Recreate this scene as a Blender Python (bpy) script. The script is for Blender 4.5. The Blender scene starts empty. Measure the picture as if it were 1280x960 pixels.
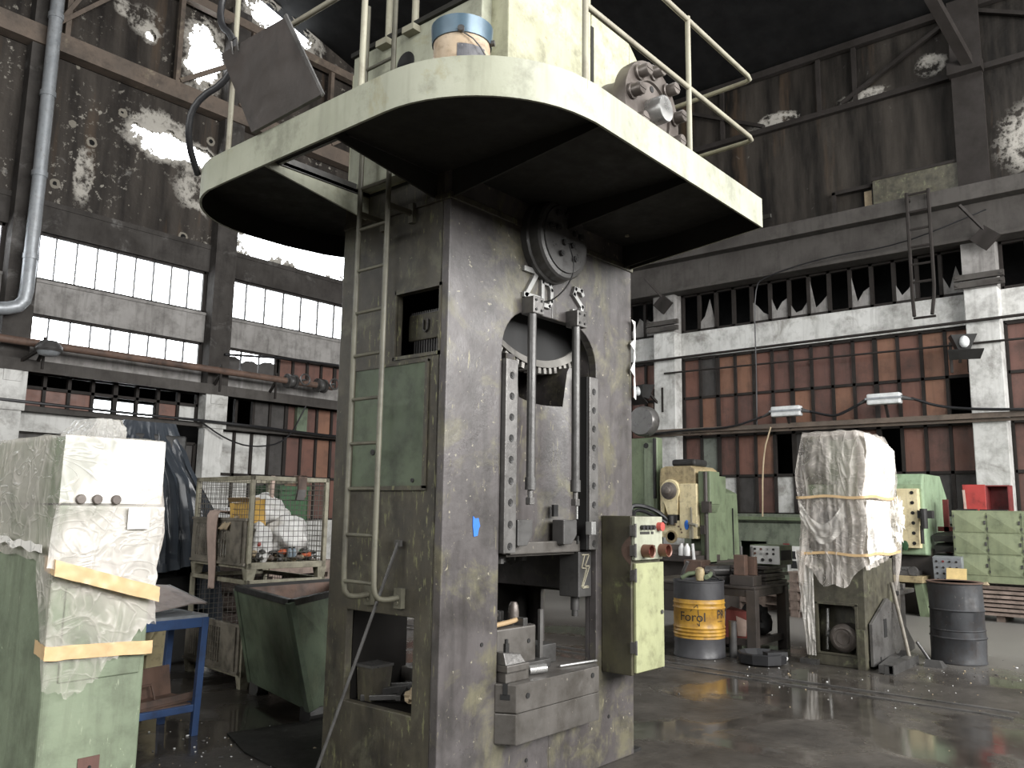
import bpy, bmesh, math, random
from mathutils import Vector, Matrix, noise
from mathutils.geometry import tessellate_polygon
S = bpy.context.scene
COL = S.collection
R = random.Random(7)

# ------------------------------------------------------------------ camera, world, light, exposure
cam = bpy.data.objects.new('camera', bpy.data.cameras.new('camera'))
COL.objects.link(cam)
cam.data.sensor_width = 36.0
cam.data.lens = 1045.0 / 1280.0 * 36.0
yaw, pit, rol = math.radians(40.3), math.radians(8.6), math.radians(0.85)
hv = Vector((math.cos(yaw) * math.cos(pit), math.sin(yaw) * math.cos(pit), math.sin(pit)))
rv = Vector((math.sin(yaw), -math.cos(yaw), 0)); uv = rv.cross(hv)
r2 = rv * math.cos(rol) + uv * math.sin(rol); u2 = uv * math.cos(rol) - rv * math.sin(rol)
M = Matrix(((r2.x, u2.x, -hv.x), (r2.y, u2.y, -hv.y), (r2.z, u2.z, -hv.z))).to_4x4()
M.translation = Vector((0, 0, 1.65))
cam.matrix_world = M
cam.data.clip_end = 200
S.camera = cam

W = bpy.data.worlds.new('overcast'); S.world = W; W.use_nodes = True
bg = W.node_tree.nodes['Background']
bg.inputs[0].default_value = (0.93, 0.97, 1.0, 1); bg.inputs[1].default_value = 9.0

def area(name, loc, rot, sx, sy, watts, col=(1, 1, 1)):
    l = bpy.data.lights.new(name, 'AREA'); l.shape = 'RECTANGLE'; l.size = sx; l.size_y = sy
    l.energy = watts; l.color = col
    o = bpy.data.objects.new(name, l); o.location = loc; o.rotation_euler = rot; COL.objects.link(o)
    return o
PI = math.pi
area('daylight_from_hall_windows', (7, -9.7, 7.2), (PI / 2, 0, 0), 20, 6.5, 7000, (1.0, 0.99, 0.97))
area('daylight_from_end_windows', (-7.7, 4, 6.0), (PI / 2, 0, -PI / 2), 14, 5, 1100, (1.0, 1.0, 0.98))
area('daylight_from_roof_light', (9, 2.5, 12.7), (0, 0, 0), 12, 2.5, 420, (0.97, 0.99, 1.0))

S.view_settings.view_transform = 'Standard'
S.view_settings.look = 'None'
S.view_settings.gamma = 1.0
S.view_settings.use_curve_mapping = False
S.view_settings.exposure = 0.0
S.cycles.max_bounces = 8
S.cycles.transparent_max_bounces = 12
S.cycles.sample_clamp_indirect = 6.0
S.cycles.use_denoising = True
S.cycles.caustics_reflective = False
S.cycles.caustics_refractive = False

# ------------------------------------------------------------------ materials
def nt_new(name):
    m = bpy.data.materials.new(name); m.use_nodes = True
    nt = m.node_tree; b = nt.nodes['Principled BSDF']
    return m, nt, b
def noise_n(nt, vec, scale, detail=5, rough=.6, dist=0.0):
    n = nt.nodes.new('ShaderNodeTexNoise'); n.inputs['Scale'].default_value = scale
    n.inputs['Detail'].default_value = detail; n.inputs['Roughness'].default_value = rough
    n.inputs['Distortion'].default_value = dist
    nt.links.new(vec, n.inputs['Vector']); return n.outputs['Fac']
def ramp(nt, fac, a, b, ca=0.0, cb=1.0):
    n = nt.nodes.new('ShaderNodeMapRange'); n.inputs[1].default_value = a; n.inputs[2].default_value = b
    n.inputs[3].default_value = ca; n.inputs[4].default_value = cb; n.clamp = True
    nt.links.new(fac, n.inputs[0]); return n.outputs[0]
def mixc(nt, fac, a, b):
    n = nt.nodes.new('ShaderNodeMix'); n.data_type = 'RGBA'
    if isinstance(fac, float): n.inputs[0].default_value = fac
    else: nt.links.new(fac, n.inputs[0])
    for i, v in ((6, a), (7, b)):
        if isinstance(v, (tuple, list)): n.inputs[i].default_value = (*v, 1)
        else: nt.links.new(v, n.inputs[i])
    return n.outputs[2]
def mathn(nt, op, a, b=0.0):
    n = nt.nodes.new('ShaderNodeMath'); n.operation = op
    for i, v in ((0, a), (1, b)):
        if isinstance(v, (float, int)): n.inputs[i].default_value = v
        else: nt.links.new(v, n.inputs[i])
    return n.outputs[0]
def coords(nt, sc=(1, 1, 1)):
    t = nt.nodes.new('ShaderNodeTexCoord')
    if sc == (1, 1, 1): return t.outputs['Object']
    mp = nt.nodes.new('ShaderNodeMapping'); mp.inputs['Scale'].default_value = sc
    nt.links.new(t.outputs['Object'], mp.inputs[0]); return mp.outputs[0]
MATS = {}
def paint(name, c1, c2=None, dirt=(.02, .018, .016), amt=.5, patch=None, patch_amt=.5, scale=2.5, rough=(.35, .7),
          metal=0.0, bump=.15, streak=.4, speck=None, speck_amt=.35, flake=None, flake_amt=.36, spec=.5):
    """worn paint or bare metal: two tones, vertical run marks, dirt, flaked patches, specks"""
    m, nt, b = nt_new(name); MATS[name] = m
    v = coords(nt); vs = coords(nt, (7, 7, .7))
    c2 = c2 or tuple(x * .75 for x in c1)
    base = mixc(nt, ramp(nt, noise_n(nt, v, scale), .35, .65), c1, c2)
    if patch:
        f = ramp(nt, noise_n(nt, v, scale * 1.3, 8, .68, .6), 1.0 - patch_amt - .06, 1.0 - patch_amt + .06)
        base = mixc(nt, f, base, patch)
    if streak:
        f = ramp(nt, noise_n(nt, vs, 1.6, 4, .6), .5, .78, 0, streak)
        base = mixc(nt, f, base, dirt)
    f = ramp(nt, noise_n(nt, v, scale * 2.1, 9, .7), .62 - amt * .35, .9 - amt * .25, 0, .9)
    base = mixc(nt, f, base, dirt)
    if speck:
        f = ramp(nt, noise_n(nt, v, 26, 3, .6), 1 - speck_amt - .02, 1 - speck_amt + .02)
        base = mixc(nt, f, base, speck)
    if flake:
        fl = noise_n(nt, coords(nt, (16, 16, 3.2)), 2.2, 5, .7)
        f = mathn(nt, 'MULTIPLY', ramp(nt, fl, 1 - flake_amt - .03, 1 - flake_amt + .02), ramp(nt, noise_n(nt, v, 1.6, 3), .42, .62))
        base = mixc(nt, f, base, flake)
    nt.links.new(base, b.inputs['Base Color'])
    nt.links.new(ramp(nt, noise_n(nt, v, scale * 3), .3, .7, *rough), b.inputs['Roughness'])
    b.inputs['Metallic'].default_value = metal; b.inputs['Specular IOR Level'].default_value = spec
    if bump:
        bn = nt.nodes.new('ShaderNodeBump'); bn.inputs['Strength'].default_value = bump; bn.inputs['Distance'].default_value = .01
        nt.links.new(noise_n(nt, v, 30, 6), bn.inputs['Height']); nt.links.new(bn.outputs[0], b.inputs['Normal'])
    return m
def plain(name, c, rough=.6, metal=0.0):
    m, nt, b = nt_new(name); MATS[name] = m
    v = coords(nt)
    nt.links.new(mixc(nt, ramp(nt, noise_n(nt, v, 9), .3, .7), c, tuple(x * .72 for x in c)), b.inputs['Base Color'])
    b.inputs['Roughness'].default_value = rough; b.inputs['Metallic'].default_value = metal
    return m

paint('press_front', (.096, .087, .087), (.067, .06, .059), patch=(.135, .125, .085), patch_amt=.43, scale=2.3, amt=.45, rough=(.26, .48), streak=.6, speck=(.27, .25, .19), speck_amt=.30, flake=(.21, .19, .12), flake_amt=.36)
paint('press_side', (.074, .066, .047), (.047, .041, .03), patch=(.10, .096, .066), patch_amt=.42, scale=2.8, amt=.5, rough=(.35, .6), streak=.7, speck=(.16, .17, .1), speck_amt=.29, flake=(.17, .17, .085), flake_amt=.40)
paint('press_panel', (.095, .12, .078), (.07, .09, .058), amt=.45, scale=3, rough=(.35, .6), streak=.25)
paint('pale_green', (.39, .40, .315), (.33, .34, .262), dirt=(.10, .10, .07), amt=.35, scale=2.2, rough=(.35, .6), streak=.35, patch=(.30, .28, .17), patch_amt=.34)
paint('housing_green', (.48, .475, .34), (.38, .38, .26), dirt=(.09, .08, .05), amt=.45, scale=3, rough=(.4, .7), streak=.3, speck=(.3, .26, .16), speck_amt=.3)
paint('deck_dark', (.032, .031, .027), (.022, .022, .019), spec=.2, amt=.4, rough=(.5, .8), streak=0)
paint('black_steel', (.036, .035, .035), (.022, .022, .021), spec=.3, amt=.3, rough=(.35, .6), streak=.2)
paint('dark_steel', (.10, .098, .096), (.07, .068, .066), amt=.35, rough=(.25, .5), metal=.3, streak=.2)
paint('grey_steel', (.17, .165, .16), (.12, .115, .11), amt=.35, rough=(.22, .45), metal=.45, streak=.2)
paint('bed_steel', (.14, .13, .12), (.10, .093, .085), dirt=(.035, .028, .02), amt=.4, rough=(.3, .5), metal=.3, streak=.3, speck=(.22, .2, .17), speck_amt=.28)
paint('bright_steel', (.55, .55, .54), (.42, .42, .41), amt=.15, rough=(.2, .4), metal=.7, streak=0)
paint('rusty_steel', (.15, .09, .065), (.09, .058, .045), amt=.4, rough=(.5, .8), streak=.3)
paint('shaft_steel', (.17, .15, .135), (.115, .098, .088), dirt=(.05, .035, .028), amt=.35, rough=(.3, .5), metal=.4, streak=.2)
paint('gear_steel', (.30, .29, .27), (.21, .2, .185), amt=.3, rough=(.3, .5), metal=.3, streak=0)
paint('ladder_paint', (.135, .13, .095), (.085, .08, .06), amt=.35, rough=(.4, .6), streak=0)
paint('rail_paint', (.35, .34, .26), (.24, .22, .17), dirt=(.1, .07, .05), amt=.3, rough=(.4, .6), streak=0)
paint('sage', (.225, .27, .185), (.18, .22, .15), dirt=(.08, .088, .06), amt=.42, scale=2, rough=(.35, .6), streak=.6, flake=(.36, .40, .29), flake_amt=.35, speck=(.36, .42, .28), speck_amt=.27)
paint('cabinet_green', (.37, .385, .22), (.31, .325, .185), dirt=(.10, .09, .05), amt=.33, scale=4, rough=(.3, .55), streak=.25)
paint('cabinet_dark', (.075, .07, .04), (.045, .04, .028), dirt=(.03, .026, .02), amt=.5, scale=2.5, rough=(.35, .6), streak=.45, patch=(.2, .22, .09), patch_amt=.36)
paint('skip_green', (.145, .185, .125), (.105, .14, .095), dirt=(.025, .025, .02), amt=.45, scale=2, rough=(.3, .6), streak=.4, patch=(.14, .17, .11), patch_amt=.38)
paint('cage_paint', (.34, .32, .24), (.25, .23, .17), dirt=(.06, .045, .03), amt=.45, scale=5, rough=(.5, .8), streak=.3)
paint('cage_wire', (.12, .11, .095), (.085, .078, .065), amt=.3, rough=(.4, .7), streak=0)
paint('cage_panel', (.24, .215, .175), (.16, .145, .115), amt=.45, scale=4, rough=(.4, .7), streak=.4)
paint('blue_paint', (.035, .075, .185), (.028, .06, .15), amt=.25, rough=(.35, .55), streak=.15)
paint('sheet_brown', (.36, .30, .275), (.29, .245, .225), amt=.2, rough=(.35, .55), streak=0)
paint('drum_yellow', (.50, .285, .04), (.40, .215, .03), dirt=(.10, .05, .02), amt=.5, scale=4, rough=(.35, .6), streak=.35)
paint('drum_black', (.055, .055, .06), (.04, .04, .043), amt=.2, rough=(.3, .6), streak=.3)
paint('drum_dark', (.046, .048, .052), (.03, .031, .034), dirt=(.03, .022, .018), amt=.4, scale=4, rough=(.45, .7), spec=.35, streak=.3, speck=(.12, .11, .1), speck_amt=.3)
paint('cream', (.78, .68, .43), (.68, .58, .35), dirt=(.16, .10, .05), amt=.3, scale=6, rough=(.4, .6), streak=.3)
paint('cream_dirty', (.42, .34, .19), (.3, .24, .14), dirt=(.07, .05, .03), amt=.45, scale=6, rough=(.4, .6), streak=.4)
paint('mid_green', (.165, .205, .125), (.13, .165, .10), dirt=(.05, .055, .035), amt=.35, scale=2.5, rough=(.35, .6), streak=.4)
paint('mint', (.31, .42, .27), (.25, .345, .22), dirt=(.08, .09, .05), amt=.3, scale=3, rough=(.35, .6), streak=.3)
paint('locker_green', (.27, .305, .185), (.22, .255, .155), dirt=(.09, .10, .06), amt=.3, scale=3, rough=(.35, .55), streak=.3)
paint('red_paint', (.48, .06, .05), (.38, .045, .04), amt=.2, rough=(.4, .6), streak=.2)
paint('red_dull', (.22, .035, .035), (.15, .025, .025), amt=.3, rough=(.5, .7), streak=.2)
paint('planks', (.26, .20, .17), (.18, .14, .115), dirt=(.05, .035, .03), amt=.4, scale=5, rough=(.6, .9), streak=0)
paint('oily_machine', (.092, .086, .06), (.062, .057, .043), dirt=(.02, .018, .014), amt=.5, scale=5, rough=(.3, .6), streak=.45, patch=(.19, .2, .12), patch_amt=.37)
paint('bench_steel', (.06, .05, .045), (.04, .034, .03), amt=.3, rough=(.35, .6), streak=.2)
paint('wood', (.42, .30, .17), (.32, .22, .12), amt=.2, rough=(.5, .7), streak=0)
paint('white_paint', (.72, .72, .70), (.6, .6, .58), dirt=(.22, .2, .18), amt=.28, rough=(.5, .8), streak=.3)
paint('pail_paint', (.62, .50, .36), (.5, .38, .26), dirt=(.12, .07, .04), amt=.35, scale=8, rough=(.3, .5), streak=.3)
paint('label_grey', (.10, .10, .11), (.07, .07, .08), amt=.2, scale=12, streak=0, speck=(.2, .2, .2), speck_amt=.33)
plain('steel_blue', (.10, .16, .21), .3, .2)
plain('black', (.012, .012, .012), .7)
plain('rubber', (.02, .02, .022), .45)
plain('blue_sticker', (.03, .20, .78), .5)
plain('orange', (.6, .14, .06), .5)
plain('red_button', (.50, .09, .075), .4)
plain('copper_lamp', (.17, .075, .05), .4, .2)
plain('bag_white', (.90, .89, .87), .5)
plain('rag_pink', (.55, .42, .36), .9)
plain('rag_tan', (.45, .36, .24), .9)
plain('yellow_box', (.68, .42, .10), .6)
plain('paper_yellow', (.82, .62, .28), .6)
plain('paper_white', (.85, .85, .84), .6)
plain('crate_green', (.03, .10, .04), .5)
plain('tape', (.74, .52, .28), .35)
plain('tape_brown', (.30, .18, .13), .4)
plain('bottle_blue', (.25, .31, .36), .3)
plain('cardboard_red', (.22, .05, .04), .7)
plain('lamp_white', (.72, .74, .74), .3)
plain('letter_metal', (.40, .40, .39), .45, .3)
plain('interior_shade', (.012, .011, .010), .8)  # black that paints in the shade inside the hollow frame
MATS['interior_shade'].node_tree.nodes['Principled BSDF'].inputs['Specular IOR Level'].default_value = .1
plain('ink', (.025, .022, .02), .6)

def film_mat(name, alpha, col, bumpy=.45, rough=.22, transl=.35):
    m, nt, b = nt_new(name); MATS[name] = m
    v = coords(nt); vs = coords(nt, (1.3, 1.3, .55))
    b.inputs['Base Color'].default_value = (*col, 1); b.inputs['Roughness'].default_value = rough
    b.inputs['Specular IOR Level'].default_value = .5
    def ridges(vec, sc, di, w):
        return ramp(nt, mathn(nt, 'ABSOLUTE', mathn(nt, 'SUBTRACT', noise_n(nt, vec, sc, 2, .5, di), .5)), 0, w, 1, 0)
    r1 = ridges(vs, 3.6, .8, .05); r2_ = ridges(coords(nt, (.7, .7, 1.2)), 5, 1.4, .045)
    n1 = mathn(nt, 'ADD', mathn(nt, 'MULTIPLY', r1, 1.0), mathn(nt, 'ADD', mathn(nt, 'MULTIPLY', r2_, .6), mathn(nt, 'MULTIPLY', noise_n(nt, vs, 3.0, 2), 2.2)))
    bn = nt.nodes.new('ShaderNodeBump'); bn.inputs['Strength'].default_value = bumpy; bn.inputs['Distance'].default_value = .02
    nt.links.new(n1, bn.inputs['Height']); nt.links.new(bn.outputs[0], b.inputs['Normal'])
    tr = nt.nodes.new('ShaderNodeBsdfTransparent'); mx = nt.nodes.new('ShaderNodeMixShader')
    patchy = ramp(nt, noise_n(nt, vs, 1.9, 4, .6, .6), .38, .60, .35, 1.55)
    f = mathn(nt, 'MINIMUM', mathn(nt, 'ADD', mathn(nt, 'MULTIPLY', patchy, alpha), mathn(nt, 'MULTIPLY', mathn(nt, 'MAXIMUM', r1, r2_), .22)), 1.0)
    nt.links.new(f, mx.inputs[0]); tl = nt.nodes.new('ShaderNodeBsdfTranslucent'); tl.inputs[0].default_value = (*col, 1); nt.links.new(bn.outputs[0], tl.inputs['Normal'])
    m2 = nt.nodes.new('ShaderNodeMixShader'); m2.inputs[0].default_value = transl
    nt.links.new(b.outputs[0], m2.inputs[1]); nt.links.new(tl.outputs[0], m2.inputs[2])
    nt.links.new(tr.outputs[0], mx.inputs[1]); nt.links.new(m2.outputs[0], mx.inputs[2])
    nt.links.new(mx.outputs[0], nt.nodes['Material Output'].inputs[0])
    return m
film_mat('film_clear', .40, (.92, .86, .80), rough=.3, transl=.45)
film_mat('film_milky', .48, (.86, .83, .78))
film_mat('film_dense', 1.15, (.93, .91, .86), transl=.15)
def glass_mat():
    m, nt, b = nt_new('window_glass'); MATS['window_glass'] = m
    b.inputs['Base Color'].default_value = (.8, .85, .88, 1); b.inputs['Roughness'].default_value = .1
    v = coords(nt)
    tr = nt.nodes.new('ShaderNodeBsdfTransparent'); mx = nt.nodes.new('ShaderNodeMixShader')
    nt.links.new(ramp(nt, noise_n(nt, v, 3), .3, .7, .06, .16), mx.inputs[0])
    nt.links.new(tr.outputs[0], mx.inputs[1]); nt.links.new(b.outputs[0], mx.inputs[2])
    nt.links.new(mx.outputs[0], nt.nodes['Material Output'].inputs[0])
glass_mat()
def tarp_mat():
    m, nt, b = nt_new('tarp'); MATS['tarp'] = m
    v = coords(nt)
    nt.links.new(mixc(nt, ramp(nt, noise_n(nt, v, 2), .3, .7), (.035, .042, .052), (.05, .058, .07)), b.inputs['Base Color'])
    b.inputs['Roughness'].default_value = .22
    bn = nt.nodes.new('ShaderNodeBump'); bn.inputs['Strength'].default_value = .35; bn.inputs['Distance'].default_value = .02
    nt.links.new(noise_n(nt, coords(nt, (1, 1, .25)), 5, 3, .5, .4), bn.inputs['Height']); nt.links.new(bn.outputs[0], b.inputs['Normal'])
tarp_mat()

# ------------------------------------------------------------------ mesh helpers
class MB:
    def __init__(s): s.v = []; s.f = []; s.m = []; s.mi = 0
    def add(s, vs, fs, mi=None):
        o = len(s.v); s.v += [Vector(p) for p in vs]
        for f in fs: s.f.append([o + i for i in f]); s.m.append(s.mi if mi is None else mi)
        return s
    def box(s, x0, x1, y0, y1, z0, z1, mi=None):
        return s.add([(x0, y0, z0), (x1, y0, z0), (x1, y1, z0), (x0, y1, z0), (x0, y0, z1), (x1, y0, z1), (x1, y1, z1), (x0, y1, z1)],
                     [(0, 3, 2, 1), (4, 5, 6, 7), (0, 1, 5, 4), (1, 2, 6, 5), (2, 3, 7, 6), (3, 0, 4, 7)], mi)
    def hexa(s, b, t, mi=None):      # bottom quad and top quad
        return s.add(list(b) + list(t), [(0, 3, 2, 1), (4, 5, 6, 7), (0, 1, 5, 4), (1, 2, 6, 5), (2, 3, 7, 6), (3, 0, 4, 7)], mi)
    def frame_of(s, d, up=None):
        d = Vector(d).normalized(); u = Vector(up) if up else (Vector((0, 0, 1)) if abs(d.z) < .9 else Vector((1, 0, 0)))
        a = d.cross(u).normalized(); return a, a.cross(d).normalized()
    def beam(s, p0, p1, w, h=None, up=None, mi=None):
        h = h or w; p0 = Vector(p0); p1 = Vector(p1); a, b = s.frame_of(p1 - p0, up); a = a * (w / 2); b = b * (h / 2)
        q = lambda p: [p - a - b, p + a - b, p + a + b, p - a + b]
        return s.hexa(q(p0), q(p1), mi)
    def cyl(s, p0, p1, r, n=16, r2=None, mi=None, caps=True):
        p0 = Vector(p0); p1 = Vector(p1); a, b = s.frame_of(p1 - p0); r2 = r if r2 is None else r2
        vs = []
        for p, rr in ((p0, r), (p1, r2)):
            for i in range(n):
                t = 2 * PI * i / n; vs.append(p + a * (rr * math.cos(t)) + b * (rr * math.sin(t)))
        fs = [(i, (i + 1) % n, n + (i + 1) % n, n + i) for i in range(n)]
        if caps: fs += [tuple(reversed(range(n))), tuple(range(n, 2 * n))]
        return s.add(vs, fs, mi)
    def tube(s, pts, r, n=8, mi=None, smooth=0):
        pts = [Vector(p) for p in pts]
        for _ in range(smooth):
            q = [pts[0]]
            for i in range(len(pts) - 1):
                q += [pts[i] * .75 + pts[i + 1] * .25, pts[i] * .25 + pts[i + 1] * .75]
            pts = q + [pts[-1]]
        k = len(pts); vs = []; a = None
        for i, p in enumerate(pts):
            d = (pts[min(i + 1, k - 1)] - pts[max(i - 1, 0)]).normalized()
            if a is None: a, b = s.frame_of(d)
            else:
                a = (a - d * a.dot(d)).normalized(); b = a.cross(d)
            for j in range(n):
                t = 2 * PI * j / n; vs.append(p + a * (r * math.cos(t)) + b * (r * math.sin(t)))
        fs = [(i * n + j, i * n + (j + 1) % n, (i + 1) * n + (j + 1) % n, (i + 1) * n + j) for i in range(k - 1) for j in range(n)]
        fs += [tuple(reversed(range(n))), tuple(range((k - 1) * n, k * n))]
        return s.add(vs, fs, mi)
    def prism(s, pts, fn, t0, t1, mi=None, holes=()):
        """extrude a 2-D outline (with holes); fn(a, b, t) -> 3-D"""
        loops = [list(pts)] + [list(h) for h in holes]
        flat = [p for l in loops for p in l]
        tris = tessellate_polygon([[Vector((p[0], p[1], 0)) for p in l] for l in loops])
        n = len(flat)
        vs = [fn(a, b, t0) for a, b in flat] + [fn(a, b, t1) for a, b in flat]
        fs = [tuple(t) for t in tris] + [tuple(n + i for i in reversed(t)) for t in tris]
        o = 0
        for l in loops:
            k = len(l); fs += [(o + i, o + (i + 1) % k, n + o + (i + 1) % k, n + o + i) for i in range(k)]; o += k
        return s.add(vs, fs, mi)
    def lathe(s, prof, c=(0, 0, 0), n=24, axis='z', mi=None, caps=True):
        c = Vector(c); vs = []
        for r, h in prof:
            for i in range(n):
                t = 2 * PI * i / n; x, y = r * math.cos(t), r * math.sin(t)
                vs.append(c + Vector({'z': (x, y, h), 'y': (x, h, y), 'x': (h, x, y)}[axis]))
        k = len(prof)
        fs = [(i * n + j, i * n + (j + 1) % n, (i + 1) * n + (j + 1) % n, (i + 1) * n + j) for i in range(k - 1) for j in range(n)]
        if caps: fs += [tuple(reversed(range(n))), tuple(range((k - 1) * n, k * n))]
        return s.add(vs, fs, mi)
    def grid(s, nu, nv, fn, mi=None, closed=False):
        vs = [fn(u / (nu if closed else nu - 1), w / (nv - 1)) for w in range(nv) for u in range(nu)]
        m = nu if closed else nu - 1
        fs = [(w * nu + u, w * nu + (u + 1) % nu, (w + 1) * nu + (u + 1) % nu, (w + 1) * nu + u) for w in range(nv - 1) for u in range(m)]
        return s.add(vs, fs, mi)
    def blob(s, c, rad, amp=.25, freq=2.0, seed=0.0, sub=2, mi=None, flat=False):
        bm = bmesh.new(); bmesh.ops.create_icosphere(bm, subdivisions=sub, radius=1)
        c = Vector(c); vs = []
        for q in bm.verts:
            d = 1 + amp * noise.noise(q.co * freq + Vector((seed, seed * 1.7, -seed)))
            p = Vector((q.co.x * rad[0], q.co.y * rad[1], q.co.z * rad[2])) * d
            if flat and p.z < -rad[2] * .35: p.z = -rad[2] * .35
            vs.append(c + p)
        fs = [[q.index for q in f.verts] for f in bm.faces]; bm.free()
        return s.add(vs, fs, mi)
    def build(s, name, mat, parent=None, world=False, bevel=0, smooth=None, solid=0, recalc=True, kind=None, label=None, seg=2):
        me = bpy.data.meshes.new(name)
        off = Vector((0, 0, 0)); 
        if parent is not None and world:
            p = parent
            while p is not None: off += p.location; p = p.parent
        me.from_pydata([tuple(p - off) for p in s.v], [], s.f)
        mats = mat if isinstance(mat, (list, tuple)) else [mat]
        for q in mats: me.materials.append(MATS[q] if isinstance(q, str) else q)
        me.polygons.foreach_set('material_index', s.m)
        if recalc:
            bm = bmesh.new(); bm.from_mesh(me); bmesh.ops.recalc_face_normals(bm, faces=bm.faces); bm.to_mesh(me); bm.free()
        if smooth is not None:
            me.shade_smooth(); me.set_sharp_from_angle(angle=math.radians(smooth))
        o = bpy.data.objects.new(name, me); COL.objects.link(o)
        if parent is not None: o.parent = parent
        if solid:
            q = o.modifiers.new('thickness', 'SOLIDIFY'); q.thickness = solid; q.offset = 0
        if bevel:
            q = o.modifiers.new('edges', 'BEVEL'); q.width = bevel; q.segments = seg; q.limit_method = 'ANGLE'; q.angle_limit = math.radians(40)
        if kind: o['kind'] = kind
        if label: o['label'] = label
        return o
def thing(name, label, cat, loc=(0, 0, 0), rotz=0.0, group=None):
    o = bpy.data.objects.new(name, None); COL.objects.link(o); o.location = loc; o.rotation_euler = (0, 0, rotz)
    o.empty_display_size = .1
    o['label'] = label; o['category'] = cat
    if group: o['group'] = group
    return o
def tag(o, label, cat, group=None, kind=None):
    o['label'] = label; o['category'] = cat
    if group: o['group'] = group
    if kind: o['kind'] = kind
    return o
def struct(name, mb, mat, parent=None, **k):
    o = mb.build(name, mat, parent, **k); o['kind'] = 'structure'; return o
def dup(root, loc, rotz=None, label=None):
    r = root.copy(); COL.objects.link(r); r.location = loc
    if rotz is not None: r.rotation_euler = (0, 0, rotz)
    if label: r['label'] = label
    for ch in list(root.children):
        c = ch.copy(); COL.objects.link(c); c.parent = r
        for g in list(ch.children):
            d = g.copy(); COL.objects.link(d); d.parent = c
    return r
def text_mesh(body, size, depth=.004):
    cu = bpy.data.curves.new('lettering', 'FONT'); cu.body = body; cu.size = size; cu.extrude = depth
    cu.align_x = 'CENTER'; cu.align_y = 'CENTER'
    o = bpy.data.objects.new('lettering', cu); COL.objects.link(o)
    dg = bpy.context.evaluated_depsgraph_get(); dg.update()
    ev = o.evaluated_get(dg); me = ev.to_mesh()
    vs = [v.co.copy() for v in me.vertices]; fs = [list(p.vertices) for p in me.polygons]
    ev.to_mesh_clear(); bpy.data.objects.remove(o); bpy.data.curves.remove(cu)
    return vs, fs
XZ = lambda a, b, t: (a, t, b)      # outline in x-z, extruded along y
YZ = lambda a, b, t: (t, a, b)
XY = lambda a, b, t: (a, b, t)
def rect(a0, a1, b0, b1): return [(a0, b0), (a1, b0), (a1, b1), (a0, b1)]
def arc(cx, cy, r, d0, d1, n=8): return [(cx + r * math.cos(math.radians(d0 + (d1 - d0) * i / n)), cy + r * math.sin(math.radians(d0 + (d1 - d0) * i / n))) for i in range(n + 1)]
def rrect(t, x0, x1, y0, y1):
    """point on a rectangle's outline, t in 0..1, starting at (x0,y0) going along +x; also outward normal"""
    t = (t % 1.0) * 4; k = int(t); f = t - k
    P = [(x0 + (x1 - x0) * f, y0, 0, -1), (x1, y0 + (y1 - y0) * f, 1, 0), (x1 - (x1 - x0) * f, y1, 0, 1), (x0, y1 - (y1 - y0) * f, -1, 0)][k]
    return P
def crease(p, seed=0.0):
    """sharp fold lines of a crumpled sheet"""
    o = 0.0
    for k, (sx, sz, sh, a) in enumerate(((5.5, 2.2, .5, 1.0), (8.0, 4.5, -.9, .6), (13.0, 7.0, 1.6, .35))):
        h = p.x + p.y
        n_ = noise.noise(Vector((h * sx + p.z * sh * sx * .5, (p.x - p.y) * sx * .4, p.z * sz + seed * 3.1 + k * 7)))
        o += a * (1 - min(1.0, abs(n_) * 3.2) * 1.4)
    return o
def wrap(levels, n=96, nv=40, amp=.02, fold=.02, ffreq=7.0, seed=1.0, zfn=None, pleat=0.0):
    """sheet wrapped round a box: levels = [(z, x0, x1, y0, y1), ...] top to bottom, with vertical folds and wrinkles"""
    mb = MB()
    def lv(w):
        q = w * (len(levels) - 1); i = min(int(q), len(levels) - 2); f = q - i
        return [levels[i][k] * (1 - f) + levels[i + 1][k] * f for k in range(5)]
    def fn(u, w):
        z, x0, x1, y0, y1 = lv(w)
        x, y, nx, ny = rrect(u, x0, x1, y0, y1)
        if zfn: z = zfn(u, w, z)
        f = fold * (noise.noise(Vector((math.cos(u * 2 * PI) * ffreq, math.sin(u * 2 * PI) * ffreq, w * 1.6 + seed))) + .2) * min(1, w * 5 + .15)
        if pleat:
            pn = noise.noise(Vector((math.cos(u * 2 * PI) * 9, math.sin(u * 2 * PI) * 9, w * .7 + seed)))
            f += pleat * (1 - min(1, abs(pn) * 2.6)) * min(1, w * 2.2)
        q = Vector((x, y, z))
        g = amp * crease(q, seed) + amp * .35 * noise.noise(Vector((x * 9, y * 9, z * 5 + seed)))
        d = f + g
        return (x + nx * d, y + ny * d, z + amp * .4 * noise.noise(Vector((x * 8, y * 8, seed))))
    mb.grid(n, nv, fn, closed=True)
    return mb
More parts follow.
